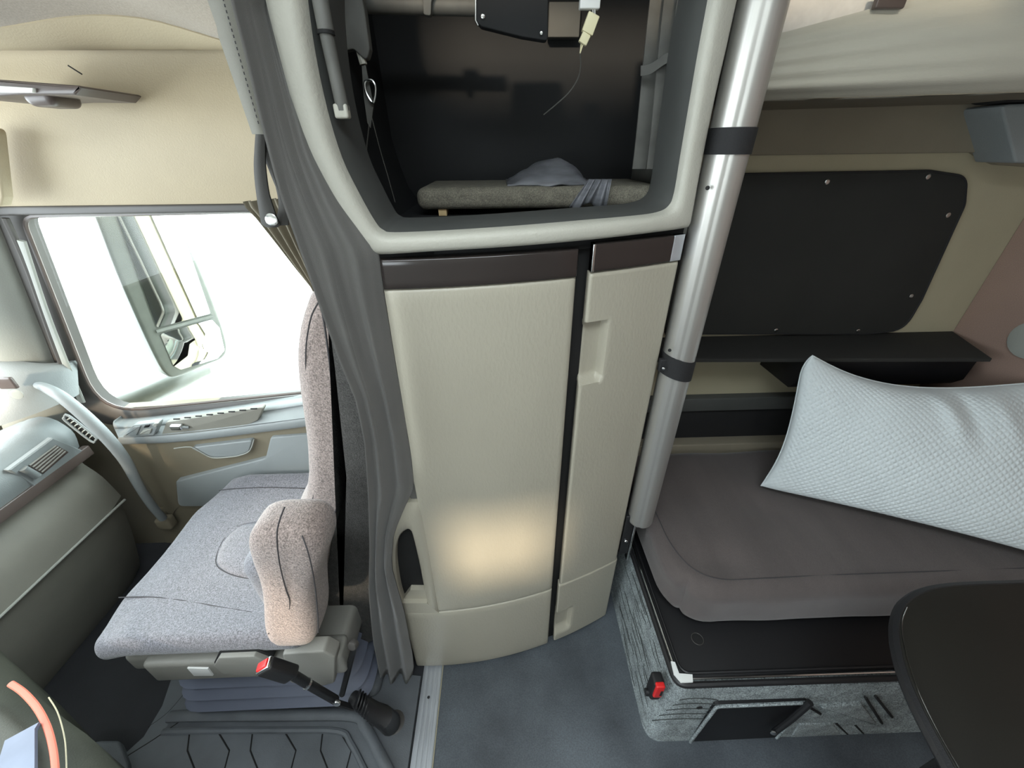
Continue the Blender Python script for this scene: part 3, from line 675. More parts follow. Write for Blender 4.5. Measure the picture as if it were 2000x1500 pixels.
# seat belt buckle on its stalk, with the boot at the floor
bk = thing('seat_belt_buckle', AZ(560, 1330, .2), 'black seat belt buckle with red button on a stalk beside the passenger seat', 'seat belt buckle')
B0, B1, B2, B3 = AY(516, 1300, .47), AY(572, 1318, .478), AY(600, 1335, .485), AY(655, 1367, .50)
ax_ = (B1-B0).normalized()
def along(a, b, w, h, name, m, r=.006, parent=bk, ex0=0, ex1=0):
    d = (b-a); L_ = d.length; d.normalize(); side = d.cross(Vector((0, 0, 1))).normalized(); upv = side.cross(d)
    Mx = Matrix(((d.x, side.x, upv.x, a.x), (d.y, side.y, upv.y, a.y), (d.z, side.z, upv.z, a.z), (0, 0, 0, 1)))
    return obj(name, rbox(new(), (-ex0, -w/2, -h/2), (L_+ex1, w/2, h/2), r, k=3, M=Mx), M[m], parent)
bd = along(B0, B1, .030, .046, 'buckle_body', 'black', .008)
along(B0-ax_*.004, B0+ax_*.004, .027, .040, 'bezel', 'chrome', .003, bd)
along(B0-ax_*.008, B0-ax_*.001, .020, .032, 'release_button', 'red', .004, bd)
obj('stalk', tube(new(), [B1, B2, B2.lerp(B3, .5), B3], .0115, 12), M['black'], bk)
obj('collar', tube(new(), [B2-ax_*.002, B2+ax_*.004], .0135, 12), M['chrome'], bk)
obj('anchor_bolt', disc(new(), AY(659, 1372, .47), (0, -1, .3), .009, .008, 10), M['chrome'], bk)
obj('anchor_bracket', tube(new(), [AY(652, 1370, .49), AY(690, 1382, .50), AY(706, 1372, .51)], .009, 8, flat=.5), M['black'], bk)
bt = obj('boot', tube(new(), [AY(690, 1362, .52), AY(708, 1375, .50), AY(730, 1390, .50), AY(748, 1400, .49), AZ(762, 1412, .03)], lambda t: .018+.014*t, 14), M['black'], bk)
for k in range(8):
    a = AY(698+k*5, 1366+k*4.2, .50); obj('pleat', tube(new(), [a+Vector((-.001, 0, .0005)), a+Vector((.002, 0, -.001))], .0245+k*.0004, 12), M['black'], bt)
obj('floor_ring', disc(new(), AZ(770, 1412, 0.0), (0, 0, 1), .034, .012, 18), M['rubber'], bk)
# vertical gas strut behind it
gs = thing('seat_lever_rod', AY(680, 1320, .55), 'thin black upright rod between the seat base and the floor anchor', 'rod')
obj('rod', tube(new(), [AY(692, 1262, .56), AY(680, 1310, .55), AY(668, 1356, .53)], .0085, 10), M['black'], gs)
obj('knob', disc(new(), AY(692, 1256, .56), (-.2, -1, .4), .014, .02, 14), M['rubber'], gs)
# rear shell of the seat lower right

# ================================================================== CURTAIN
cur = thing('privacy_curtain', (-0.42, 0.64, 0), 'charcoal privacy curtain gathered between the passenger seat and the wardrobe tower', 'curtain')
LE = [(0, 458), (120, 488), (250, 518), (380, 552), (500, 594), (600, 628), (700, 664), (780, 697), (860, 714), (960, 721), (1060, 724), (1150, 722), (1240, 730), (1335, 748)]
RE = [(0, 545), (100, 570), (300, 630), (400, 680), (490, 735), (570, 745), (700, 766), (900, 800), (960, 806), (1000, 786), (1050, 766), (1110, 761), (1160, 775), (1200, 787), (1300, 806), (1335, 806)]
def cpos(u, v):
    y = lerp(-160, 1332, v)
    xl = plin(LE, y) if y > 0 else 458+y*.25; xr = plin(RE, y) if y > 0 else 560+y*.2
    x = lerp(xl, xr, u)
    Y = lerp(0.585, 0.66, u) + lerp(.05, 0.0, ss(0, 700, y))
    if y > 900: Y = lerp(Y, 0.655, ss(900, 1330, y))
    amp = lerp(0.003, 0.009, ss(300, 1000, y))+.008*ss(1050, 1250, y)
    q = AY(x, y, Y)
    q.y += amp*math.sin(2*PI*(2.1*u+0.1+0.12*math.sin(v*5))) + 0.0012*math.sin(2*PI*(5*u+.3*v)) - .012*math.exp(-(u/.08)**2)
    q.z = max(q.z, .004)
    return q
obj('curtain_panel', sheet(new(), cpos, 60, 70, (0.002, 0.004, 0)), M['curtain'], cur, 180)
# pale stitched hem strip at the upper left of the curtain
def hem(u, v):
    y = lerp(-160, 262, v); a = 405+y*.345+ (0 if y < 60 else -3); b = 462+y*.235
    return AY(lerp(a, b, u), y, 0.72 - .006*math.sin(PI*u))
M['hem'] = mat('hem_cloth', (0.17, 0.165, 0.14), 0.8, bump=0.2, bscale=700)
hm = obj('pillar_hem', sheet(new(), hem, 6, 20, (0.0, .01, 0)), M['hem'], cur, label='light grey stitched hem strip')
for k in range(24):
    y = -40+k*12; obj('stitch', tube(new(), [AY(436+y*.285, y, .711), AY(437.6+y*.285, y+6, .711)], .0009, 4), M['seam'], hm)
# gathered pleats against the window
def pleats(u, v):
    L1 = [(392, 474), (420, 500), (470, 538), (520, 575), (568, 612)]; R1 = [(380, 560), (420, 572), (470, 588), (520, 606), (568, 624)]
    y = lerp(386, 572, v); x = lerp(plin(L1, y), plin(R1, y), u)
    q = AY(x, y + (1-u)*8*(1-v), 0.98 - .05*u); q.y += .014*math.sin(2*PI*(3.5*u))*(1-.6*v); return q
obj('pleats', sheet(new(), pleats, 44, 16, (0, .004, 0)), M['pleat'], cur, 180, label='curtain pleats coloured olive brown for window light shining through')
# tie band with snap
band_l = [AY(x, y, .86) for x, y in ((510, 250), (503, 290), (503, 340), (510, 390), (522, 430), (532, 440))]
def tband(cl, wd, Y):
    P = smooth_path([AY(x, y, Y) for x, y in cl], 5); W2 = [plin(wd, i/(len(P)-1)) for i in range(len(P))]
    def f(u, v):
        i = round(v*(len(P)-1)); return P[i]+Vector(((u-.5)*W2[i], -.004*math.sin(PI*u), 0))
    return sheet(new(), f, 4, len(P)-1, (0, .004, 0))
tb = obj('tie_band', tband([(509, 248), (507, 290), (507, 330), (513, 380), (524, 425), (531, 444)], [(0, .016), (.3, .020), (.6, .024), (.9, .036), (1, .022)], .84), M['band'], cur)
obj('tie_band_loop', tband([(510, 246), (520, 290), (535, 340), (553, 400), (548, 440)], [(0, .016), (.3, .020), (.6, .010), (1, .03)], .85), M['band'], cur)
obj('snap', disc(new(), AY(531, 429, .832), (0, -1, .1), .0115, .005, 20), M['chrome'], tb)

# ================================================================== WARDROBE TOWER
tw = thing('wardrobe_tower', (0.04, 0.95, 0), 'tall taupe wardrobe tower with two doors and open cubby between seat and bunk', 'wardrobe')
# carcass, dark, set back behind the doors
def outline(off, xa=-0.325, xb=0.388, n=10): return [(lerp(xa, xb, i/n), Yf(lerp(xa, xb, i/n))+off) for i in range(n+1)]
obj('carcass', clean_prism(outline(.028)+[(0.388, 1.27), (-0.325, 1.27)], ZP, 1.435, 0.0), M['gap'], tw)
def panel(name, x0, x1, z0, z1, m, off=0.0, th=0.024, r=0.006, h=None, nx=24, nz=24, parent=None, taper=None, label=None):
    """panel that follows the bowed front; corners rolled over by r; h(x,z) extra depth"""
    def roll(d): return r*(1-math.sqrt(max(0, 1-(1-min(d/r, 1))**2)))
    us = sorted(set([0, .15*r/(x1-x0), .4*r/(x1-x0), r/(x1-x0)]+[i/nx for i in range(1, nx)]+[1-r/(x1-x0), 1-.4*r/(x1-x0), 1-.15*r/(x1-x0), 1]))
    vs = sorted(set([0, .15*r/(z1-z0), .4*r/(z1-z0), r/(z1-z0)]+[j/nz for j in range(1, nz)]+[1-r/(z1-z0), 1-.4*r/(z1-z0), 1-.15*r/(z1-z0), 1]))
    def f(u, v):
        x = lerp(x0, x1, u); z = lerp(z0, z1, v)
        d = roll((x-x0))+roll(x1-x)+roll(z-z0)+roll(z1-z)
        zz = z + (taper(x, v) if taper else 0)
        return Vector((x, Yf(x)+off+min(d, th*.9)+(h(x, zz) if h else 0), zz))
    def b(u, v):
        x = lerp(x0, x1, u); z = lerp(z0, z1, v); zz = z + (taper(x, v) if taper else 0); return Vector((x, Yf(x)+off+th+(max(0, h(x, zz)) if h else 0), zz))
    return obj(name, sheet(new(), f, 1, 1, b, us=us, vs=vs), M[m], parent or tw, 50, label=label)
# door edges measured on the bowed front
a = AF(740, 575); b = AF(852, 1190); xl = (a.x+b.x)/2
gl = (AF(1128, 545).x + AF(1076, 1165).x)/2; gr = (AF(1152, 550).x+AF(1092, 1150).x)/2
xr = (AF(1330, 515).x+AF(1200, 1105).x)/2
zt0, zt1 = AF(738, 566).z, AF(733, 508).z
zb = AF(855, 1197).z
zs = AF(1000, 1180).z
dl = panel('wide_door', xl, gl, zb+.003, zt0-.001, 'tower', r=.008, nx=26, nz=40)
tl = panel('top_trim', xl-.004, gl, zt0, zt1, 'gloss', off=-.002, r=.003, nx=20, nz=4, parent=dl, label='glossy brown trim band across the top of the wide door')
panel('trim_end', xl-.0045, xl+.010, zt0, zt1, 'chrome', off=-.0024, r=.003, nx=3, nz=4, parent=dl)
# narrow door with the scooped grip
g0, g1 = AF(1132, 632).z, AF(1128, 755).z; gx = AF(1186, 680).x
def scoop(x, z):
    e = min(ss(g1-.0, g1+.012, z), 1-ss(g0-.012, g0, z))
    return 0.026*e*(1-ss(gx-.018, gx, x))
dr = panel('narrow_door', gr, xr, zb+.010, zt0+.004, 'tower', r=.008, h=scoop, nx=44, nz=120)
panel('top_trim', gr+.002, xr, zt0+.006, zt1+.007, 'gloss', off=-.002, r=.003, nx=16, nz=4, parent=dr, label='glossy brown trim band across the top of the narrow door')
panel('trim_end', gr+.002, gr+.008, zt0+.006, zt1+.007, 'chrome', off=-.0026, r=.002, nx=3, nz=4, parent=dr)
panel('trim_end', xr-.028, xr, zt0+.006, zt1+.007, 'aluf', off=-.0026, r=.002, nx=3, nz=4, parent=dr)
# base panels
XL = -0.332
panel('wide_base_panel', XL, gl, 0.012, zb-.001, 'tower', r=.006, nx=24, nz=10, off=.001)
s0, s1 = AF(1105, 1192).z, AF(1105, 1228).z
sx = AF(1118, 1200).x
def scoop2(x, z):
    e = min(ss(s1-.02, s1+.02, z), 1-ss(s0-.006, s0+.004, z)); return 0.022*e*(1-ss(sx-.018, sx, x))
panel('narrow_base_panel', gr-.004, xr+.004, 0.012, zb+.008, 'tower', r=.006, nx=36, nz=44, h=scoop2)
# side pocket with looped handle, left of the wide door
XL2 = XL; hz1 = AF(812, 985).z
def hnd(px): return [(q.x, q.z) for q in (AF(a, b) for a, b in px)]
ho = smooth_path([(x, 0, z) for x, z in hnd([(792, 1195), (776, 1160), (763, 1110), (762, 1060), (772, 1015), (788, 988), (806, 984), (822, 992), (836, 1060), (848, 1130), (857, 1196)])], 4)
hi_ = smooth_path([(x, 0, z) for x, z in hnd([(787, 1178), (780, 1155), (773, 1110), (773, 1075), (780, 1050), (792, 1038), (800, 1038), (806, 1050), (818, 1100), (826, 1140), (834, 1178)])], 4)
bm = new(); rings = []
for s, d in ((0.0, .05), (0.0, .004), (.12, .0), (.5, -.003), (.88, .0), (1.0, .006), (1.0, .06)):
    rings.append([bm.verts.new((lerp(A_.x, B_.x, s), Yf(lerp(A_.x, B_.x, s))+d, lerp(A_.z, B_.z, s))) for A_, B_ in zip(ho, hi_)])
for A_, B_ in zip(rings, rings[1:]):
    for i in range(len(A_)-1): bm.faces.new((A_[i], A_[i+1], B_[i+1], B_[i]))
pf_ = obj('pocket_frame', bm, M['tower'], tw, 50)
bq = hnd([(792, 1196), (786, 1177), (834, 1177), (857, 1196)])
obj('pocket_sill', clean_prism(bq, lambda a, b, d: Vector((a, Yf(a)+d, b)), -.002, .05, .0), M['tower'], pf_)
ledge = hnd([(786, 1178), (800, 1160), (830, 1160), (834, 1178)])
obj('pocket_ledge', clean_prism(ledge, lambda a, b, d: Vector((a, Yf(a)+d+.012, b)), .0, .04, .0), M['tower'], pf_)
# side wall of the tower above the pocket, next to the curtain
obj('tower_side', clean_prism(hnd([(800, 984), (770, 900), (738, 600), (742, 570), (852, 1190), (822, 1000)]), lambda a, b, d: Vector((a, Yf(a)+.016+d, b)), 0, .04, .0), M['curtain'], tw)

# upper frame round the open cubby
outp = [(505, -140), (512, -60), (520, 0), (545, 100), (575, 210), (605, 300), (655, 400), (700, 465), (722, 488), (745, 496), (850, 490), (1000, 481), (1150, 468), (1280, 453), (1335, 445), (1345, 440), (1350, 420), (1368, 320), (1392, 200), (1415, 100), (1437, 0), (1450, -60), (1468, -140)]
inp = [(608, -140), (610, -60), (614, 0), (626, 100), (648, 210), (678, 310), (712, 380), (738, 428), (752, 442), (775, 446), (880, 442), (1000, 434), (1120, 424), (1230, 415), (1275, 408), (1300, 394), (1312, 368), (1322, 310), (1340, 200), (1356, 100), (1374, 0), (1384, -60), (1396, -140)]
def subd(P): return [AF(q.x, q.y) for q in smooth_path([(a, b, 0) for a, b in P], 4)]
OP, IP = subd(outp), subd(inp)
bm = new(); rings = []
for s, d in ((0.0, .05), (0.0, -.002), (.05, -.009), (.2, -.014), (.5, -.015), (.66, -.012), (.76, -.004), (.82, .008)):
    rings.append([bm.verts.new(A_.lerp(B_, s)+Vector((0, d, 0))) for A_, B_ in zip(OP, IP)])
for A_, B_ in zip(rings, rings[1:]):
    for i in range(len(A_)-1): bm.faces.new((A_[i], A_[i+1], B_[i+1], B_[i]))
obj('cubby_frame', bm, M['frame'], tw, 60)
bm = new(); rings = []
for s, d in ((.82, .0085), (.90, .022), (.97, .040), (1.0, .065), (1.0, .12)):
    rings.append([bm.verts.new(A_.lerp(B_, s)+Vector((0, d, 0))) for A_, B_ in zip(OP, IP)])
for A_, B_ in zip(rings, rings[1:]):
    for i in range(len(A_)-1): bm.faces.new((A_[i], A_[i+1], B_[i+1], B_[i]))
obj('inner_lip', bm, M['lip'], tw, 60)
obj('frame_gap', clean_prism([(q.x, q.z) for q in (AF(735, 494), AF(733, 510), AF(1130, 490), AF(1338, 460), AF(1342, 444))], lambda a, b, d: Vector((a, Yf(a)+d, b)), .012, .03), M['gap'], tw)
# liner of the cubby
obj('cubby_floor', clean_prism(outline(.03, -.26, .388)+[(0.388, 1.25), (-0.26, 1.25)], ZP, 1.475, 1.44), M['cavity'], tw)
obj('cubby_back', box((-.36, 1.22, 1.44), (.41, 1.25, 2.05)), M['cavity'], tw)
obj('cubby_left_side', sheet(new(), lambda u, v: Vector((plin([(1.44, -.20), (1.52, -.25), (1.62, -.275), (2.05, -.285)], lerp(1.44, 2.05, v)), lerp(.72, 1.23, u), lerp(1.44, 2.05, v))), 6, 16, (-.02, 0, 0)), M['cavity'], tw)
obj('cubby_right_side', box((.375, .86, 1.44), (.40, 1.23, 2.05)), M['cavity2'], tw)
obj('cubby_top', box((-.36, .80, 2.04), (.41, 1.25, 2.06)), M['cavity'], tw)

# things inside the cubby
sh = thing('padded_shelf', AY(1050, 380, .95), 'grey carpet wrapped shelf board low in the open cubby', 'shelf')
sx0, sx1 = AY(818, 380, .97), AY(1285, 375, .97); SZ = AY(1050, 385, .95).z
obj('board', rbox(new(), (sx0.x, .93, SZ-.022), (sx1.x, 1.18, SZ+.022), .018, n=(10, 4, 1), k=4), M['shelf'], sh, 180)
for px in (865, 1243):
    q = AY(px, 415, .95); obj('foot_block', box((q.x-.009, .945, 1.475), (q.x+.009, .985, SZ-.020), .001), M['wood'], sh, label='pale wooden block')
bg_ = thing('dark_plastic_bag', AY(1120, 340, 1.0), 'crumpled dark plastic bag draped over the edge of the cubby shelf', 'bag')
def bagf(u, v):
    # over the shelf top, then hanging
    x = lerp(AY(990, 345, 1.0).x, AY(1165, 330, 1.0).x, u)
    return Vector((x, lerp(.95, 1.14, v)+.01*math.sin(9*u), SZ+.026+.045*math.sin(PI*v)*math.sin(PI*min(u*1.1, 1))**.7*(.5+u)+.006*noise.noise(Vector((u*6, v*6, 2)))))
obj('bag_body', sheet(new(), bagf, 24, 14, (0, 0, -.004)), M['bag'], bg_, 180)
def bagh(u, v):
    t = v; cx = lerp(1150+u*45, 1112+u*72, t); cy = lerp(350, 404+8*math.sin(u*9), t)
    q = AY(cx, cy, .925-.010*math.sin(PI*t)); q.y += .006*math.sin(u*22); return q
obj('hanging_fingers', sheet(new(), bagh, 30, 10, (0, .003, 0)), M['bag'], bg_, 180)
# left: rods and straps
rd = thing('gas_strut', AY(650, 120, .86), 'dull grey strut hanging inside the left edge of the open cubby', 'strut')
obj('upper_tube', tube(new(), [AY(614, -60, .695), AY(637, 62, .695)], .0105, 12), M['cavity2'], rd)
obj('lower_tube', tube(new(), [AY(637, 64, .695), AY(670, 216, .70)], .0090, 12), M['cavity2'], rd)
obj('end_cap', box(AY(668, 216, .70)-Vector((.010, .008, .010)), AY(668, 216, .70)+Vector((.010, .008, .008)), .003), M['frame'], rd)
obj('joint_ring', tube(new(), [AY(636, 60, .695), AY(637.5, 68, .695)], .0115, 12), M['gap'], rd)
bp_ = obj('side_bracket', clean_prism(rpoly(yplane([(655, -60), (700, -40), (712, 20), (722, 95), (716, 120), (690, 95), (668, 100), (652, 40)], .93), .008), YP, .93, .95, .002), M['cavity2']); tag(bp_, 'dark folded metal bracket beside the strut in the cubby', 'bracket')
cl = thing('cable_clip_strap', AY(722, 200, .94), 'narrow black strap with a shiny metal ring hanging from a clip in the cubby', 'strap')
obj('clip', tube(new(), [AY(702, 98, .94), AY(710, 126, .94)], .007, 8), M['frame'], cl)
obj('webbing', clean_prism(yplane([(707, 126), (714, 126), (722, 165), (730, 205), (724, 250), (718, 240), (711, 190)], .94), YP, .938, .942), M['cavity2'], cl)
obj('ring', tube(new(), smooth_path([AY(x, y, .93) for x, y in ((713, 160), (726, 157), (733, 170), (732, 190), (727, 200), (715, 180))], 4, closed=True), .0026, 8, closed=True), M['chrome'], cl)
obj('tail_left', tube(new(), smooth_path([AY(x, y, .94) for x, y in ((722, 235), (716, 290), (711, 335))], 4), .0028, 6, flat=.4), M['cavity2'], cl)
obj('tail_right', tube(new(), smooth_path([AY(x, y, .94) for x, y in ((726, 228), (742, 290), (758, 345), (772, 395))], 4), .0022, 6, flat=.4), M['cavity2'], cl)
# cross tube and plate above
ct = thing('cross_tube', AY(800, 10, 1.0), 'dull metal cross tube with brackets at the top of the cubby', 'tube')
obj('tube', tube(new(), [AY(700, 8, 1.0), AY(935, 14, 1.0)], .014, 12), M['cavity2'], ct)
for px in (703, 835): obj('bracket', clean_prism(rpoly(yplane([(px-22, -40), (px+22, -40), (px+8, 6), (px+7, 32), (px-7, 30), (px-8, 6)], .98), .004), YP, .975, .99, .001), M['cavity2'], ct)
mp_ = thing('mounting_plate', AY(990, 20, .9), 'black mounting plate with a small screw hanging at the top of the cubby', 'plate')
obj('plate', clean_prism(rpoly(yplane([(928, -60), (1072, -60), (1070, 80), (1020, 72), (940, 52), (928, 40)], .92), .006), YP, .92, .94, .002), M['cavity'], mp_)
obj('bright_edge', tube(new(), [AY(929, -40, .918), AY(929, 40, .918), AY(934, 50, .918)], .0018, 6), M['chrome'], mp_)
obj('screw', disc(new(), AY(943, 32, .918), (0, -1, 0), .004, .003), M['chrome'], mp_)
obj('screw', disc(new(), AY(1057, 65, .918), (0, -1, 0), .003, .003), M['chrome'], mp_)
# connector with wires
cn = thing('wire_connector', AY(1150, 60, .88), 'cream plastic wire connector hanging on wires from a white plug in the cubby', 'connector')
obj('white_plug', box(AY(1152, 0, .88)-Vector((.017, .007, .012)), AY(1152, 0, .88)+Vector((.017, .007, .03)), .002), M['white'], cn, label='white plug')
a, b, c_ = AY(1160, 28, .88), AY(1146, 66, .88), AY(1137, 86, .88)
along(a, b, .012, .020, 'socket', 'cream', .0015, cn); along(b, c_, .010, .015, 'pin_housing', 'cream', .0015, cn)
for s in (-2, 2): obj('wire', tube(new(), [AY(1160+s, 12, .88), a+Vector((s*.0008, 0, 0))], .0012, 5), M['white'], cn)
for s in (-2, 2): obj('wire', tube(new(), [c_+Vector((s*.0008, 0, 0)), AY(1133, 104, .88)], .0010, 5), M['cream'], cn)
cb = obj('thin_cable', tube(new(), smooth_path([AY(x, y, .88+k*.02) for k, (x, y) in enumerate(((1133, 104), (1134, 130), (1128, 155), (1110, 182), (1085, 205), (1062, 224)))], 5), .0011, 5), M['cavity2']); tag(cb, 'thin black cable trailing below the cream connector', 'cable')
# dark patch panel behind the wire
pn = obj('vent_patch', box(AY(1075, 40, 1.19)-Vector((.005, .004, .03)), AY(1130, 18, 1.19)+Vector((.005, .02, .012)), .002), M['lip']); tag(pn, 'small dark carpet patch on the cubby back behind the connector', 'patch')
# belts on the right of the cubby
for k, (x0, x1, y1, lab) in enumerate(((1290, 1248, 330, 'leftmost of the dark belts lining the right side of the cubby'), (1318, 1276, 330, 'middle of the dark belts lining the right side of the cubby'), (1345, 1306, 300, 'rightmost of the dark belts lining the right side of the cubby'))):
    P0, P1 = AY(x0, -40, 1.0-k*.04), AY(x1, y1, 1.0-k*.04)
    o = obj('storage_belt', sheet(new(), lambda u, v, P0=P0, P1=P1: P0.lerp(P1, v)+Vector(((u-.5)*.030, .003*math.sin(6*v), 0)), 3, 10, (0, .004, 0)), M['cavity2']); tag(o, lab, 'belt')
o = obj('cross_belt', sheet(new(), lambda u, v: AY(lerp(1252, 1350, u), lerp(128, 88, u)+v*20+4*math.sin(u*9), lerp(.98, .90, u)), 12, 3, (0, .004, 0)), M['cavity2']); tag(o, 'dark webbing belt crossing the three upright belts in the cubby', 'belt')

# ================================================================== POLE
po = thing('aluminium_pole', (0.44, 0.85, 0.5), 'tall brushed aluminium pole with two black straps beside the wardrobe tower', 'pole')
PYc = 0.85
def pedge(y):
    # left and right silhouettes read from top to bottom
    return 1437-(y)*.2069, 1538-(y)*.2598
cA = AY(1487.5, 0, PYc); cB = AY(1250.5, 1015, PYc); px_ = (cA.x+cB.x)/2; pzb = cB.z
RAD = 0.0395
def prof_pole(sg=40):
    out = []
    for i in range(sg):
        a = 2*PI*i/sg; r = RAD
        # a shallow flute and a flat facing the aisle
        r -= 0.0022*math.exp(-(((a-math.radians(250))/.10))**2) + .0012*math.exp(-(((a-math.radians(232))/.06))**2)
        out.append((r*math.cos(a), r*math.sin(a)))
    return out
bm = new(); pr_ = prof_pole(64); rings = []
for z, s in ((pzb, .86), (pzb+.004, .96), (pzb+.012, 1), (2.29, 1)): rings.append([bm.verts.new((px_+a*s, PYc+b*s, z)) for a, b in pr_])
for A_, B_ in zip(rings, rings[1:]):
    for i in range(64): bm.faces.new((A_[i], A_[(i+1) % 64], B_[(i+1) % 64], B_[i]))
bm.faces.new(rings[0]); bm.faces.new(rings[-1]); obj('tube', bm, M['alu'], po, 50)
def pole_strap(y0, y1, slope, nm='clamp_strap'):
    z1 = AY(1440, y0, PYc-RAD).z; z0 = AY(1425, y1, PYc-RAD).z
    bm = new(); n = 40; rows = []
    for s, rr in ((0, RAD-.001), (0, RAD+.003), (1, RAD+.003), (1, RAD-.001)):
        rows.append([bm.verts.new((px_+rr*math.cos(2*PI*i/n), PYc+rr*math.sin(2*PI*i/n), lerp(z0, z1, s)+slope*(-math.cos(2*PI*i/n)))) for i in range(n)])
    for A_, B_ in zip(rows, rows[1:]+rows[:1]):
        for i in range(n): bm.faces.new((A_[i], A_[(i+1) % n], B_[(i+1) % n], B_[i]))
    o = obj(nm, bm, M['strap'], po, 50); return o
pole_strap(248, 302, .0); c2 = pole_strap(705, 742, .010)
obj('tab', box((px_-RAD-.012, PYc-.02, AY(1300, 722, PYc-.03).z-.012), (px_-RAD+.010, PYc-.006, AY(1300, 722, PYc-.03).z+.022), .003), M['strap'], c2)
obj('screw', disc(new(), AY(1296, 720, PYc-.030), (-.5, -1, 0), .0035, .002), M['chrome'], c2)
for x, y in ((1382, 367), (1308, 684)): obj('rivet', disc(new(), AY(x, y, PYc-RAD*.86), (-.5, -1, 0), .004, .002), M['gap'], po)
ft = thing('pole_bracket', (px_-.02, PYc, pzb-.1), 'black bracket under the foot of the aluminium pole', 'bracket')
obj('plate', box((px_-.05, PYc-.012, .40), (px_-.020, PYc+.02, pzb+.03), .003), M['black'], ft)
obj('bolt', disc(new(), (px_-.035, PYc-.012, .47), (0, -1, 0), .006, .006, 6), M['chrome'], ft)
obj('rail', box((px_-.018, PYc-.010, .36), (px_-.010, PYc+.01, pzb), .001), M['chrome'], ft)

# dark sleeper curtain gathered behind the pole
sc = thing('sleeper_curtain', (px_+.05, .93, .5), 'black sleeper curtain gathered in a narrow bundle behind the aluminium pole', 'curtain')
def scf(u, v):
    a = 2*PI*u; r = .022+.006*math.cos(5*a+2*v)+.003*math.cos(9*a)
    return Vector((px_+.040+r*math.cos(a)*.9, .925+r*math.sin(a)*1.6, lerp(.50, 2.28, v)))
obj('fabric', sheet(new(), scf, 48, 24), M['strap'], sc, 180)

# ================================================================== LOWER BUNK
bx0 = 0.452
bk_ = thing('lower_bunk', (1.05, 0.9, 0), 'carpeted lower bunk bench with black lid panel under the mattress', 'bunk bench')
fo = rpoly([(0.445, 1.28), (0.425, 0.455), (1.69, 0.445), (1.69, 1.28)], [0, .05, 0, 0], 6)
fi = rpoly([(0.455, 1.28), (0.455, 0.468), (1.69, 0.455), (1.69, 1.28)], [0, .05, 0, 0], 6)
bm = new(); rings = []
for k in range(13):
    t = k/12; rings.append([bm.verts.new((lerp(a.x, b.x, t)+.003*noise.noise(Vector((a.x*9, a.y*9, t*5))), lerp(a.y, b.y, t), t*.325)) for a, b in zip(fo, fi)])
for A_, B_ in zip(rings, rings[1:]):
    n = len(A_)
    for i in range(n): bm.faces.new((A_[i], A_[(i+1) % n], B_[(i+1) % n], B_[i]))
bm.faces.new(rings[0]); bm.faces.new(rings[-1]); obj('carpet_base', bm, M['carpet'], bk_, 50)
obj('lid_panel', box((0.475, 0.492, .318), (1.68, 1.26, .334), .002), M['lid'], bk_)
# framing rail: black angle with a chrome lip
ro = rpoly([(0.458, 1.26), (0.458, 0.474), (1.69, 0.464)], [0, .03, 0], 6)
path = [Vector((q.x, q.y, .337)) for q in ro]
obj('black_rail', tube(new(), path, .0085, 8), M['black'], bk_)
obj('chrome_lip', tube(new(), [p+Vector((.010, .012, .006)) for p in path], .0028, 6), M['chrome'], bk_)
obj('inner_rail', tube(new(), [p+Vector((.026, .028, .0)) for p in path], .004, 6), M['black'], bk_)
tp = [AZ(x, y, .346) for x, y in ((1310, 1292), (1318, 1294), (1326, 1316), (1352, 1318), (1353, 1333), (1330, 1334), (1316, 1318))]
obj('corner_tape', clean_prism([(q.x, q.y) for q in tp], ZP, .349, .343), M['white'], bk_, label='white tape on the corner')
q = AZ(1362, 1248, .335); obj('lid_hole', disc(new(), q-Vector((0, 0, .001)), (0, 0, 1), .017, .0016, 20), M['gap'], bk_)
obj('hole_rim', tube(new(), [q+Vector((.017*math.cos(i*PI/10), .017*math.sin(i*PI/10), .001)) for i in range(20)], .0009, 5, closed=True), M['rubber'], bk_)
# front recess, lever, moulded ribs
FY = 0.455
rc = rpoly(yplane([(1398, 1376), (1580, 1368), (1512, 1440), (1345, 1447)], FY), .012, 4)
fr_ = obj('tool_recess', clean_prism(rc, YP, FY-.004, FY+.03, .003), M['lid'], bk_)
obj('recess_frame', tube(new(), [YP(q.x, q.y, FY-.005) for q in rc], .0045, 6, closed=True), M['carpet'], fr_)
obj('lever', tube(new(), [AY(1583, 1372, FY-.012), AY(1545, 1405, FY-.018), AY(1512, 1430, FY-.018)], .0085, 10), M['black'], bk_)
obj('lever_tip', disc(new(), AY(1510, 1430, FY-.022), (-.3, -1, .2), .0085, .006, 12), M['chrome'], bk_)
for x0, y0, x1, y1 in ((1690, 1362, 1722, 1412), (1710, 1360, 1742, 1400), (1632, 1412, 1665, 1442), (1655, 1400, 1690, 1436), (1582, 1382, 1602, 1394)):
    obj('moulded_rib', tube(new(), [AY(x0, y0, FY-.001), AY(x1, y1, FY-.003)], .004, 6), M['gap'], bk_)
obj('moulded_pad', clean_prism(rpoly(yplane([(1600, 1378), (1680, 1372), (1712, 1412), (1640, 1412)], FY), .006, 3), YP, FY-.006, FY+.01, .004), M['carpet'], bk_)
obj('moulded_pad', clean_prism(rpoly(yplane([(1560, 1412), (1625, 1410), (1648, 1438), (1540, 1440)], FY), .006, 3), YP, FY-.005, FY+.01, .004), M['carpet'], bk_)
obj('bolt_hole', disc(new(), AY(1366, 1382, FY-.001), (0, -1, 0), .009, .002, 12), M['gap'], bk_)
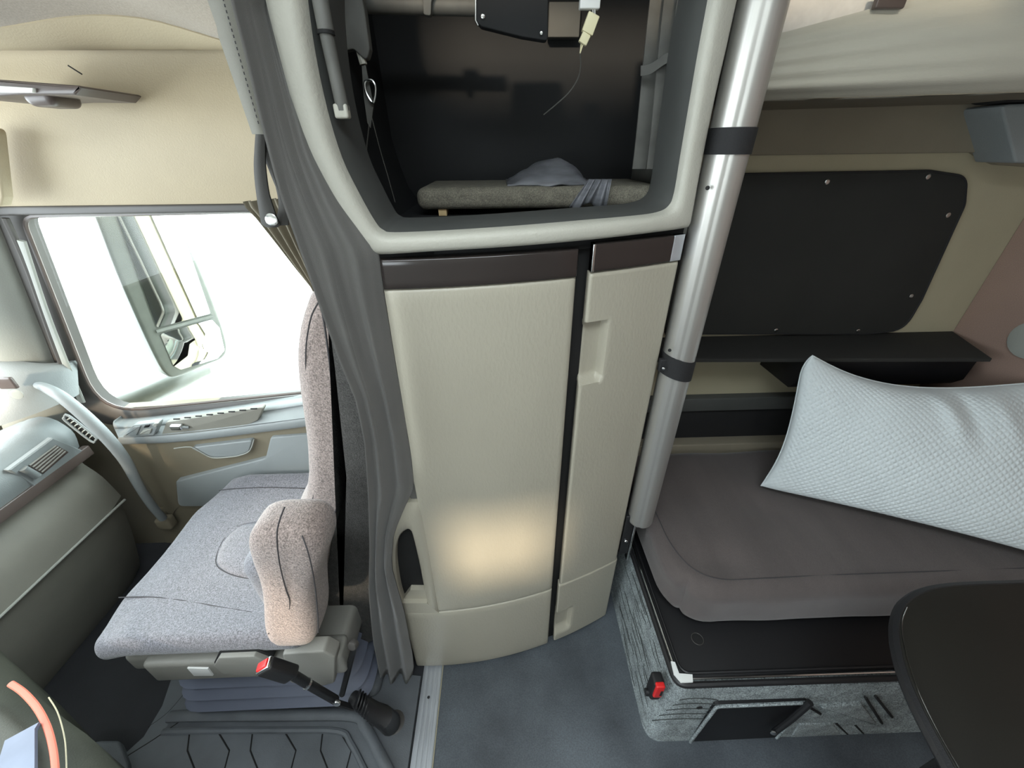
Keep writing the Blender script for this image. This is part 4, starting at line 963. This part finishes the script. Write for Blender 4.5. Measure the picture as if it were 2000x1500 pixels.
# creases in the carpet side
rnd = random.Random(7)
def cside(y, z): return Vector((lerp(.4255+.020*(y-.455)/.82, .455, z/.325)-.0008, y, z))
for k in range(30):
    z0 = .02+.29*((k*7) % 30)/30; y0 = rnd.uniform(.50, .80); L_ = rnd.uniform(.05, .16); ph = rnd.uniform(0, 6); dz = rnd.uniform(-.006, .006)
    pts = [cside(y0+L_*i/6, min(.318, max(.006, z0+.0025*math.sin(i*1.1+ph)+dz*i/6))) for i in range(7)]
    obj('crease', tube(new(), smooth_path(pts, 2), lambda t: .0006+.0011*math.sin(PI*t), 5), M['crease'], bk_)
for k in range(5):
    s = .03+.022*k; pts = [AY(1365-4*k+ (k+4)*14*math.sin(a)*.8, 1372+10*k-8*math.cos(a), FY-.001) for a in (-1.0, -.5, 0, .5, 1.0)]
    obj('crease', tube(new(), smooth_path(pts, 3), .0012, 5), M['crease'], bk_)

# red buckle on the bunk base
rb = thing('bunk_belt_buckle', AX(1282, 1345, .425), 'black restraint buckle with bright red button on the carpeted bunk corner', 'seat belt buckle')
c = AY(1284, 1338, .50); c.x = .428
bd2 = obj('buckle_body', rbox(new(), (c.x-.022, c.y-.018, c.z-.052), (c.x+.010, c.y+.020, c.z+.040), .008, k=3), M['black'], rb)
obj('release_button', rbox(new(), (c.x-.019, c.y-.0235, c.z-.020), (c.x+.006, c.y-.008, c.z+.044), .004, k=3), M['red'], bd2)
obj('slot', rbox(new(), (c.x-.004, c.y-.025, c.z-.006), (c.x+.003, c.y-.016, c.z+.022), .002), M['gap'], bd2)
obj('pivot', tube(new(), [c+Vector((-.030, 0, -.042)), c+Vector((-.012, 0, -.042))], .010, 12), M['black'], rb)

# mattress
MZ0, MZ1 = .338, .52
def mdef(p):
    x, y, z = p; t = ss(.42, .52, z)
    dz = -.010*math.exp(-((x-.66)**2/.004+(y-.72)**2/.002)) - .008*math.exp(-((x-.90)**2/.003+(y-.93)**2/.004)) + .006*math.exp(-((x-.94)**2/.002+(y-.95)**2/.004))
    dz += .006*noise.noise(Vector((x*4, y*4, 1)))
    return (x + .010*(1-t)*ss(.6, .5, x), y+.004*noise.noise(Vector((x*7, z*7, 0))), z+dz*t*3*.6)
ms = thing('bunk_mattress', (1.05, .93, MZ0), 'brown grey knit mattress with rounded corner on the lower bunk', 'mattress')
def mcorner(p):
    # plan rounding of the near left corner
    x, y, z = p; cx, cy, r = .62, .755, .145
    x0, y0 = .478, .615
    if x < cx and y < cy:
        ux, uy = (cx-x)/(cx-x0), (cy-y)/(cy-y0); m_ = max(ux, uy); l_ = math.hypot(ux, uy)
        if l_ > 1e-6: ux, uy = ux*m_/l_, uy*m_/l_
        x, y = cx-ux*(cx-x0), cy-uy*(cy-y0)
    return mdef((x, y, z))
obj('mattress_body', rbox(new(), (.478, .615, MZ0), (1.685, 1.235, MZ1), .05, n=(50, 28, 4), k=5, deform=mcorner), M['mattress'], ms, 180)
sp_ = [(.522, 1.15, .523), (.520, .9, .523), (.525, .78, .521), (.56, .70, .520), (.63, .665, .520), (.75, .66, .520), (1.0, .66, .520), (1.68, .66, .520)]
obj('edge_seam', tube(new(), smooth_path([Vector(mdef((a, b, MZ1)))+Vector((0, 0, .0002)) for a, b, c in sp_], 6), .0016, 5), M['seam'], ms)

# ================================================================== SIDE WALL OF THE SLEEPER
W = YPS
up_ = st('trim_6', clean_prism(rpoly(yplane([(1300, 306), (1905, 298), (1925, 312), (1950, 322), (2150, 335), (2150, 60), (1300, 60)], W-.02), [0, .01, .01, .01, 0, 0, 0], 3), YP, W-.022, W+.01, .004), M['sideupper'])
cv = thing('window_cover', AY(1620, 500, W-.02), 'black fabric window cover held by snap studs on the sleeper side wall', 'window cover')
cp_ = rpoly(yplane([(1330, 342), (1815, 334), (1888, 345), (1884, 400), (1800, 585), (1765, 645), (1690, 652), (1300, 652)], W-.015), [0, .08, .06, .06, .04, .08, .04, 0], 6)
obj('cover_cloth', clean_prism(cp_, YP, W-.016, W+.004, .004), M['cover'], cv)
obj('binding', tube(new(), [YP(q.x, q.y, W-.015) for q in cp_], .0035, 6, closed=True), M['strap'], cv)
for x, y in ((1615, 355), (1812, 345), (1851, 420), (1779, 578), (1675, 646), (1515, 645)):
    obj('snap_stud', disc(new(), AY(x, y, W-.016), (0, -1, 0), .0075, .005, 12), M['chrome'], cv)
# ledge below the cover
lg = thing('side_ledge', (1.15, 1.2, 1.0), 'black ledge along the sleeper side wall below the window cover', 'ledge')
lz = AY(1600, 652, W).z
le = [AZ(x, y, lz) for x, y in ((1300, 700), (1600, 703), (1938, 700))]
obj('ledge_top', clean_prism([(0.44, W+.0), (0.44, le[0].y), (le[2].x, le[2].y+.0), (1.695, W)], ZP, lz, lz-.012, .003), M['cover'], lg)
yl = le[1].y+.006
obj('ledge_front', clean_prism([(yl, lz-.010), (yl+.004, lz-.095), (yl+.030, lz-.125), (W, lz-.125), (W, lz-.010)], XP, 1.00, le[2].x-.012, .004), M['lid'], lg, 40)
# wall strips and storage slot behind the mattress
st('trim_7', box((.44, W-.035, AY(1450, 800, W-.03).z), (XR, W+.01, AY(1450, 776, W-.03).z), .004), M['lip'])
st('trim_8', box((.44, W-.012, AY(1450, 858, W-.03).z), (XR, W+.005, AY(1450, 802, W-.03).z), .002), M['strap'])
st('baseboard_side', box((.46, 1.238, .40), (XR, W+.005, AY(1450, 866, 1.24).z), .006), M['sideupper'])
# right end latch box high on the wall
lt = thing('wall_latch', AY(1975, 250, 1.15), 'grey moulded bunk latch block high at the right border', 'latch')
obj('latch_block', clean_prism(rpoly(yplane([(1938, 205), (2100, 200), (2100, 322), (1968, 318)], 1.2), .012, 4), YP, 1.18, 1.285, .006), M['doorgrey'], lt)
obj('latch_slot', clean_prism(rpoly(yplane([(1948, 196), (1975, 187), (2100, 184), (2100, 198), (1962, 200)], 1.18), .003, 3), YP, 1.165, 1.25, .002), M['gap'], lt)
q = AY(2010, 660, 1.0); o = obj('rear_speaker', disc(new(), (XR, q.y*1.25, AX(2004, 660, XR).z), (-1, 0, 0), .06, .015, 24), M['pillar']); o.location.y = AX(2022, 660, XR).y
tag(o, 'round grey vent cap on the brown rear wall at the right border', 'vent cap')

# ================================================================== UPPER BUNK
ub = thing('upper_bunk', (1.15, 1.1, 1.68), 'raised upper bunk with pale vinyl front and quilted mattress top', 'upper bunk')
UB = .95
ba = [AY(x, y, UB) for x, y in ((1500, 192), (1700, 187), (2000, 178), (2200, 172))]
ta = [AY(x, y, UB) for x, y in ((1500, 72), (1550, 58), (1720, 12), (2000, -62), (2200, -115))]
zbot = sum(p.z for p in ba)/4
def ubf(u, v):
    x = lerp(.50, 1.66, u); zt = plin([(p.x, p.z) for p in ta], x); zb_ = plin([(p.x, p.z) for p in ba], x)
    z = lerp(zb_, zt, v); return Vector((x, UB+.030*(1-ss(0, .22, v))**2+.010*math.sin(v*PI)*-1+.002*math.sin(30*v+4*u), z))
obj('front_panel', sheet(new(), ubf, 24, 24, (0, .03, 0)), M['bunk'], ub, 60)
obj('underside', sheet(new(), lambda u, v: Vector((lerp(.50, 1.66, u), lerp(UB+.03, W-.025, v), plin([(p.x, p.z) for p in ba], lerp(.5, 1.66, u)))), 10, 4, (0, 0, .02)), M['sideupper'], ub)
def qf(u, v):
    x = lerp(.50, 1.66, u); y = lerp(UB+.03, W-.03, v); zt = plin([(p.x, p.z) for p in ta], x)
    return Vector((x, y, max(zt, 1.70)+.03+.10*math.sin(PI*min(v*1.2, 1)*.5)+.0025*abs(math.sin(u*PI*70+v*PI*25))*abs(math.sin(u*PI*70-v*PI*25))))
obj('quilted_mattress', sheet(new(), lambda u, v: Vector((lerp(.50, 1.66, u), UB+.02+.06*v*v, plin([(p.x, p.z) for p in ta], lerp(.5, 1.66, u))-.02+.17*v)) + Vector((0, -.0022*abs(math.sin(u*PI*75+v*PI*11))*abs(math.sin(u*PI*75-v*PI*11)), 0)), 300, 40, (0, .2, 0)), M['quilt'], ub, 180)
q = AY(1735, 4, UB-.01); obj('strap_end', box(q-Vector((.025, .006, .01)), q+Vector((.03, .006, .02)), .003), M['brown'], ub)

# ================================================================== PILLOW
pl = thing('pillow', AZ(1750, 950, .54), 'pale blue grey waffle knit pillow leaning on the mattress at the right', 'pillow')
cA_ = AZ(1482, 950, .545); cB_ = AY(1574, 684, 1.07); cC_ = cB_+Vector((.60, .10, -.03)); cD_ = AZ(2130, 1112, .56)
cC_ = AY(2130, 744, .98)
nP = ((cB_-cA_).cross(cD_-cA_)).normalized()
if nP.y > 0: nP = -nP
def pil(side):
    def f(u, v):
        # edges draw in between the corners
        q = cA_.lerp(cD_, u).lerp(cB_.lerp(cC_, u), v)
        ctr = (cA_+cB_+cC_+cD_)/4
        e = (4*u*(1-u))*(1-4*v*(1-v))
        e2 = (4*v*(1-v))*(1-4*u*(1-u))
        q = q + (cB_-cA_).normalized()*(.020*(1-v)*e - .10*v*e*(1-u)**.6*1.15) + (cD_-cA_).normalized()*(.035*(1-u)**2*e2*(1.25-v)-.03*u*e2)
        h = (max(0, 4*u*(1-u))**.42)*(max(0, 4*v*(1-v))**.48)
        lobe = .085*h
        for cu, cv in ((0, 1), (0, 0), (1, 1), (1, 0)):
            kk = max(0, 1-(abs(u-cu)*9+abs(v-cv)*6)); q = q + (ctr-q)*(.055 if cv else .015)*kk*kk
        q.x = min(q.x, 1.66)
        if side > 0:
            lobe += .0045*h*math.sin(PI*2*(u*3.1+.2*v))*ss(.3, .9, v)
            a = u*84*1.0; b = v*50; lobe += .0030*abs(math.sin(PI*(a+b)*.5))*abs(math.sin(PI*(a-b)*.5))*min(1, h*2)
            lobe += (.026*math.exp(-((u-.46-.25*(1-v))/.035)**2) - .026*math.exp(-((u-.54-.22*(1-v))/.035)**2) + .018*math.exp(-((u-.64-.25*(1-v))/.035)**2) - .014*math.exp(-((u-.74-.2*(1-v))/.04)**2))*ss(.5, .9, v)*h
            return q + nP*lobe
        return q - nP*lobe*.55
    return f
ny, nx_ = 300, 560
bm = new(); F1, F2 = pil(1), pil(-1)
A = [[bm.verts.new(F1(i/nx_, j/ny)) for j in range(ny+1)] for i in range(nx_+1)]
for i in range(nx_):
    for j in range(ny): bm.faces.new((A[i][j], A[i+1][j], A[i+1][j+1], A[i][j+1]))
B = [[(A[i*10][j*10] if (i in (0, nx_//10) or j in (0, ny//10)) else bm.verts.new(F2(i*10/nx_, j*10/ny))) for j in range(ny//10+1)] for i in range(nx_//10+1)]
for i in range(nx_//10):
    for j in range(ny//10):
        try: bm.faces.new((B[i][j+1], B[i+1][j+1], B[i+1][j], B[i][j]))
        except ValueError: pass
obj('pillow_case', bm, M['pillow'], pl, 180)
edge = [F1(0, j/40) for j in range(41)]+[F1(i/60, 1) for i in range(1, 61)]
obj('edge_seam', tube(new(), edge, .0022, 5), M['pillow'], pl)

# ================================================================== TABLE
tz = 0.74
tb_ = thing('folding_table', AZ(1900, 1350, tz), 'black folding table with rounded corner and thin bright edge at the lower right', 'table')
to = [AZ(x, y, tz) for x, y in ((2160, 1136), (1990, 1138), (1840, 1146), (1778, 1172), (1756, 1215), (1762, 1280), (1795, 1370), (1880, 1530), (1930, 1640), (2160, 1640))]
out2 = [Vector((q.x, q.y)) for q in smooth_path([Vector((q.x, q.y, 0)) for q in to[:-1]], 5)]+[Vector((to[-1].x, to[-1].y))]
obj('table_top', clean_prism(out2, ZP, tz, tz-.020, .004), M['table'], tb_, 60)
obj('edge_band', tube(new(), [Vector((q.x, q.y, tz-.012)) for q in out2], .012, 8, closed=True), M['black'], tb_)
ed = [AZ(x, y, tz+.002) for x, y in ((1772, 1186), (1762, 1215), (1766, 1260), (1790, 1340), (1830, 1425), (1885, 1520), (1930, 1600))]
obj('edge_highlight_bead', tube(new(), smooth_path(ed, 5), .0008, 5), M['chrome'], tb_)
q = AZ(2050, 1400, tz); obj('pedestal', tube(new(), [Vector((q.x, q.y, 0.012)), Vector((q.x, q.y, tz-.02))], .03, 16), M['black'], tb_)
obj('pedestal_foot', disc(new(), Vector((q.x, q.y, 0)), (0, 0, 1), .11, .014, 24), M['black'], tb_)

# ================================================================== OUTSIDE
st('ground', box((-14, 1.9, -1.35), (12, 30, -1.30), .0), M['ground'])
# our own truck's outer skin behind the door, seen in the mirror
skin = st('truck_side', box((-.40, 1.36, -.8), (4.2, 1.40, 2.6), .02), M['bodywhite'])
obj('side_window', clean_prism(rpoly([(0.35, 1.0), (1.5, 1.0), (1.7, 1.65), (0.35, 1.65)], .12), YP, 1.405, 1.40, .0), M['tint'], skin)
MN = Vector((.85, -.53, 0)); MO = Vector((-1.22, 1.60, 1.1)); MU = Vector((.53, .85, 0)).normalized()
def MP(a, b, d): return MO + MU*a + Vector((0, 0, b-MO.z)) - MN*d
def mplane(pxs): 
    out = []
    for q in pxs:
        p = PL(q[0], q[1], MO, MN); out.append(((p-MO).dot(MU), p.z))
    return out
mi = thing('wing_mirror', AY(330, 620, 1.62), 'large wing mirror with grey arm seen outside through the passenger window', 'mirror')
MY = 1.62
hs_ = smooth_path([Vector((*q, 0)) for q in mplane(((170, 380), (190, 430), (228, 530), (265, 615), (300, 690), (322, 728), (345, 738), (400, 715), (432, 702), (444, 685), (440, 655), (425, 610), (400, 545), (372, 480), (352, 430), (330, 380)))], 4)
obj('housing', clean_prism([(q.x, q.y) for q in hs_], MP, 0, .10, .012), M['bodydark'], mi)
um = rpoly(mplane([(212, 382), (333, 382), (348, 430), (410, 612), (306, 640)]), .008, 4)
obj('flat_mirror', clean_prism(um, MP, -.004, .004), M['mirror'], mi, label='large flat mirror glass')
lmr = rpoly(mplane([(312, 652), (413, 624), (428, 640), (438, 684), (424, 700), (352, 722), (338, 714)]), .012, 4)
bm = new(); c = sum((Vector(p) for p in lmr), Vector((0, 0)))/len(lmr); rings = []
for s in (1, .85, .7, .55, .4, .2, .05): rings.append([bm.verts.new(MP(c.x+(p.x-c.x)*s, c.y+(p.y-c.y)*s, -.010*(1-s*s)-.003)) for p in lmr])
for A_, B_ in zip(rings, rings[1:]):
    n = len(A_)
    for i in range(n): bm.faces.new((A_[i], A_[(i+1) % n], B_[(i+1) % n], B_[i]))
bm.faces.new(rings[-1]); obj('wide_angle_mirror', bm, M['mirror'], mi, 180, label='small convex wide angle mirror glass')
dv = mplane([(304, 647), (414, 617)]); obj('glass_divider', tube(new(), [MP(*dv[0], -.004), MP(*dv[1], -.004)], .006, 8), M['bodydark'], mi)
ar = [AY(x, y, Y_) for x, y, Y_ in ((200, 800, 1.42), (250, 785, 1.45), (300, 765, 1.5), (350, 742, 1.58), (395, 722, 1.72))]
obj('arm', tube(new(), smooth_path(ar, 5), lambda t: .044-.004*t, 12), M['bodydark'], mi)
print('objects', len(bpy.data.objects))
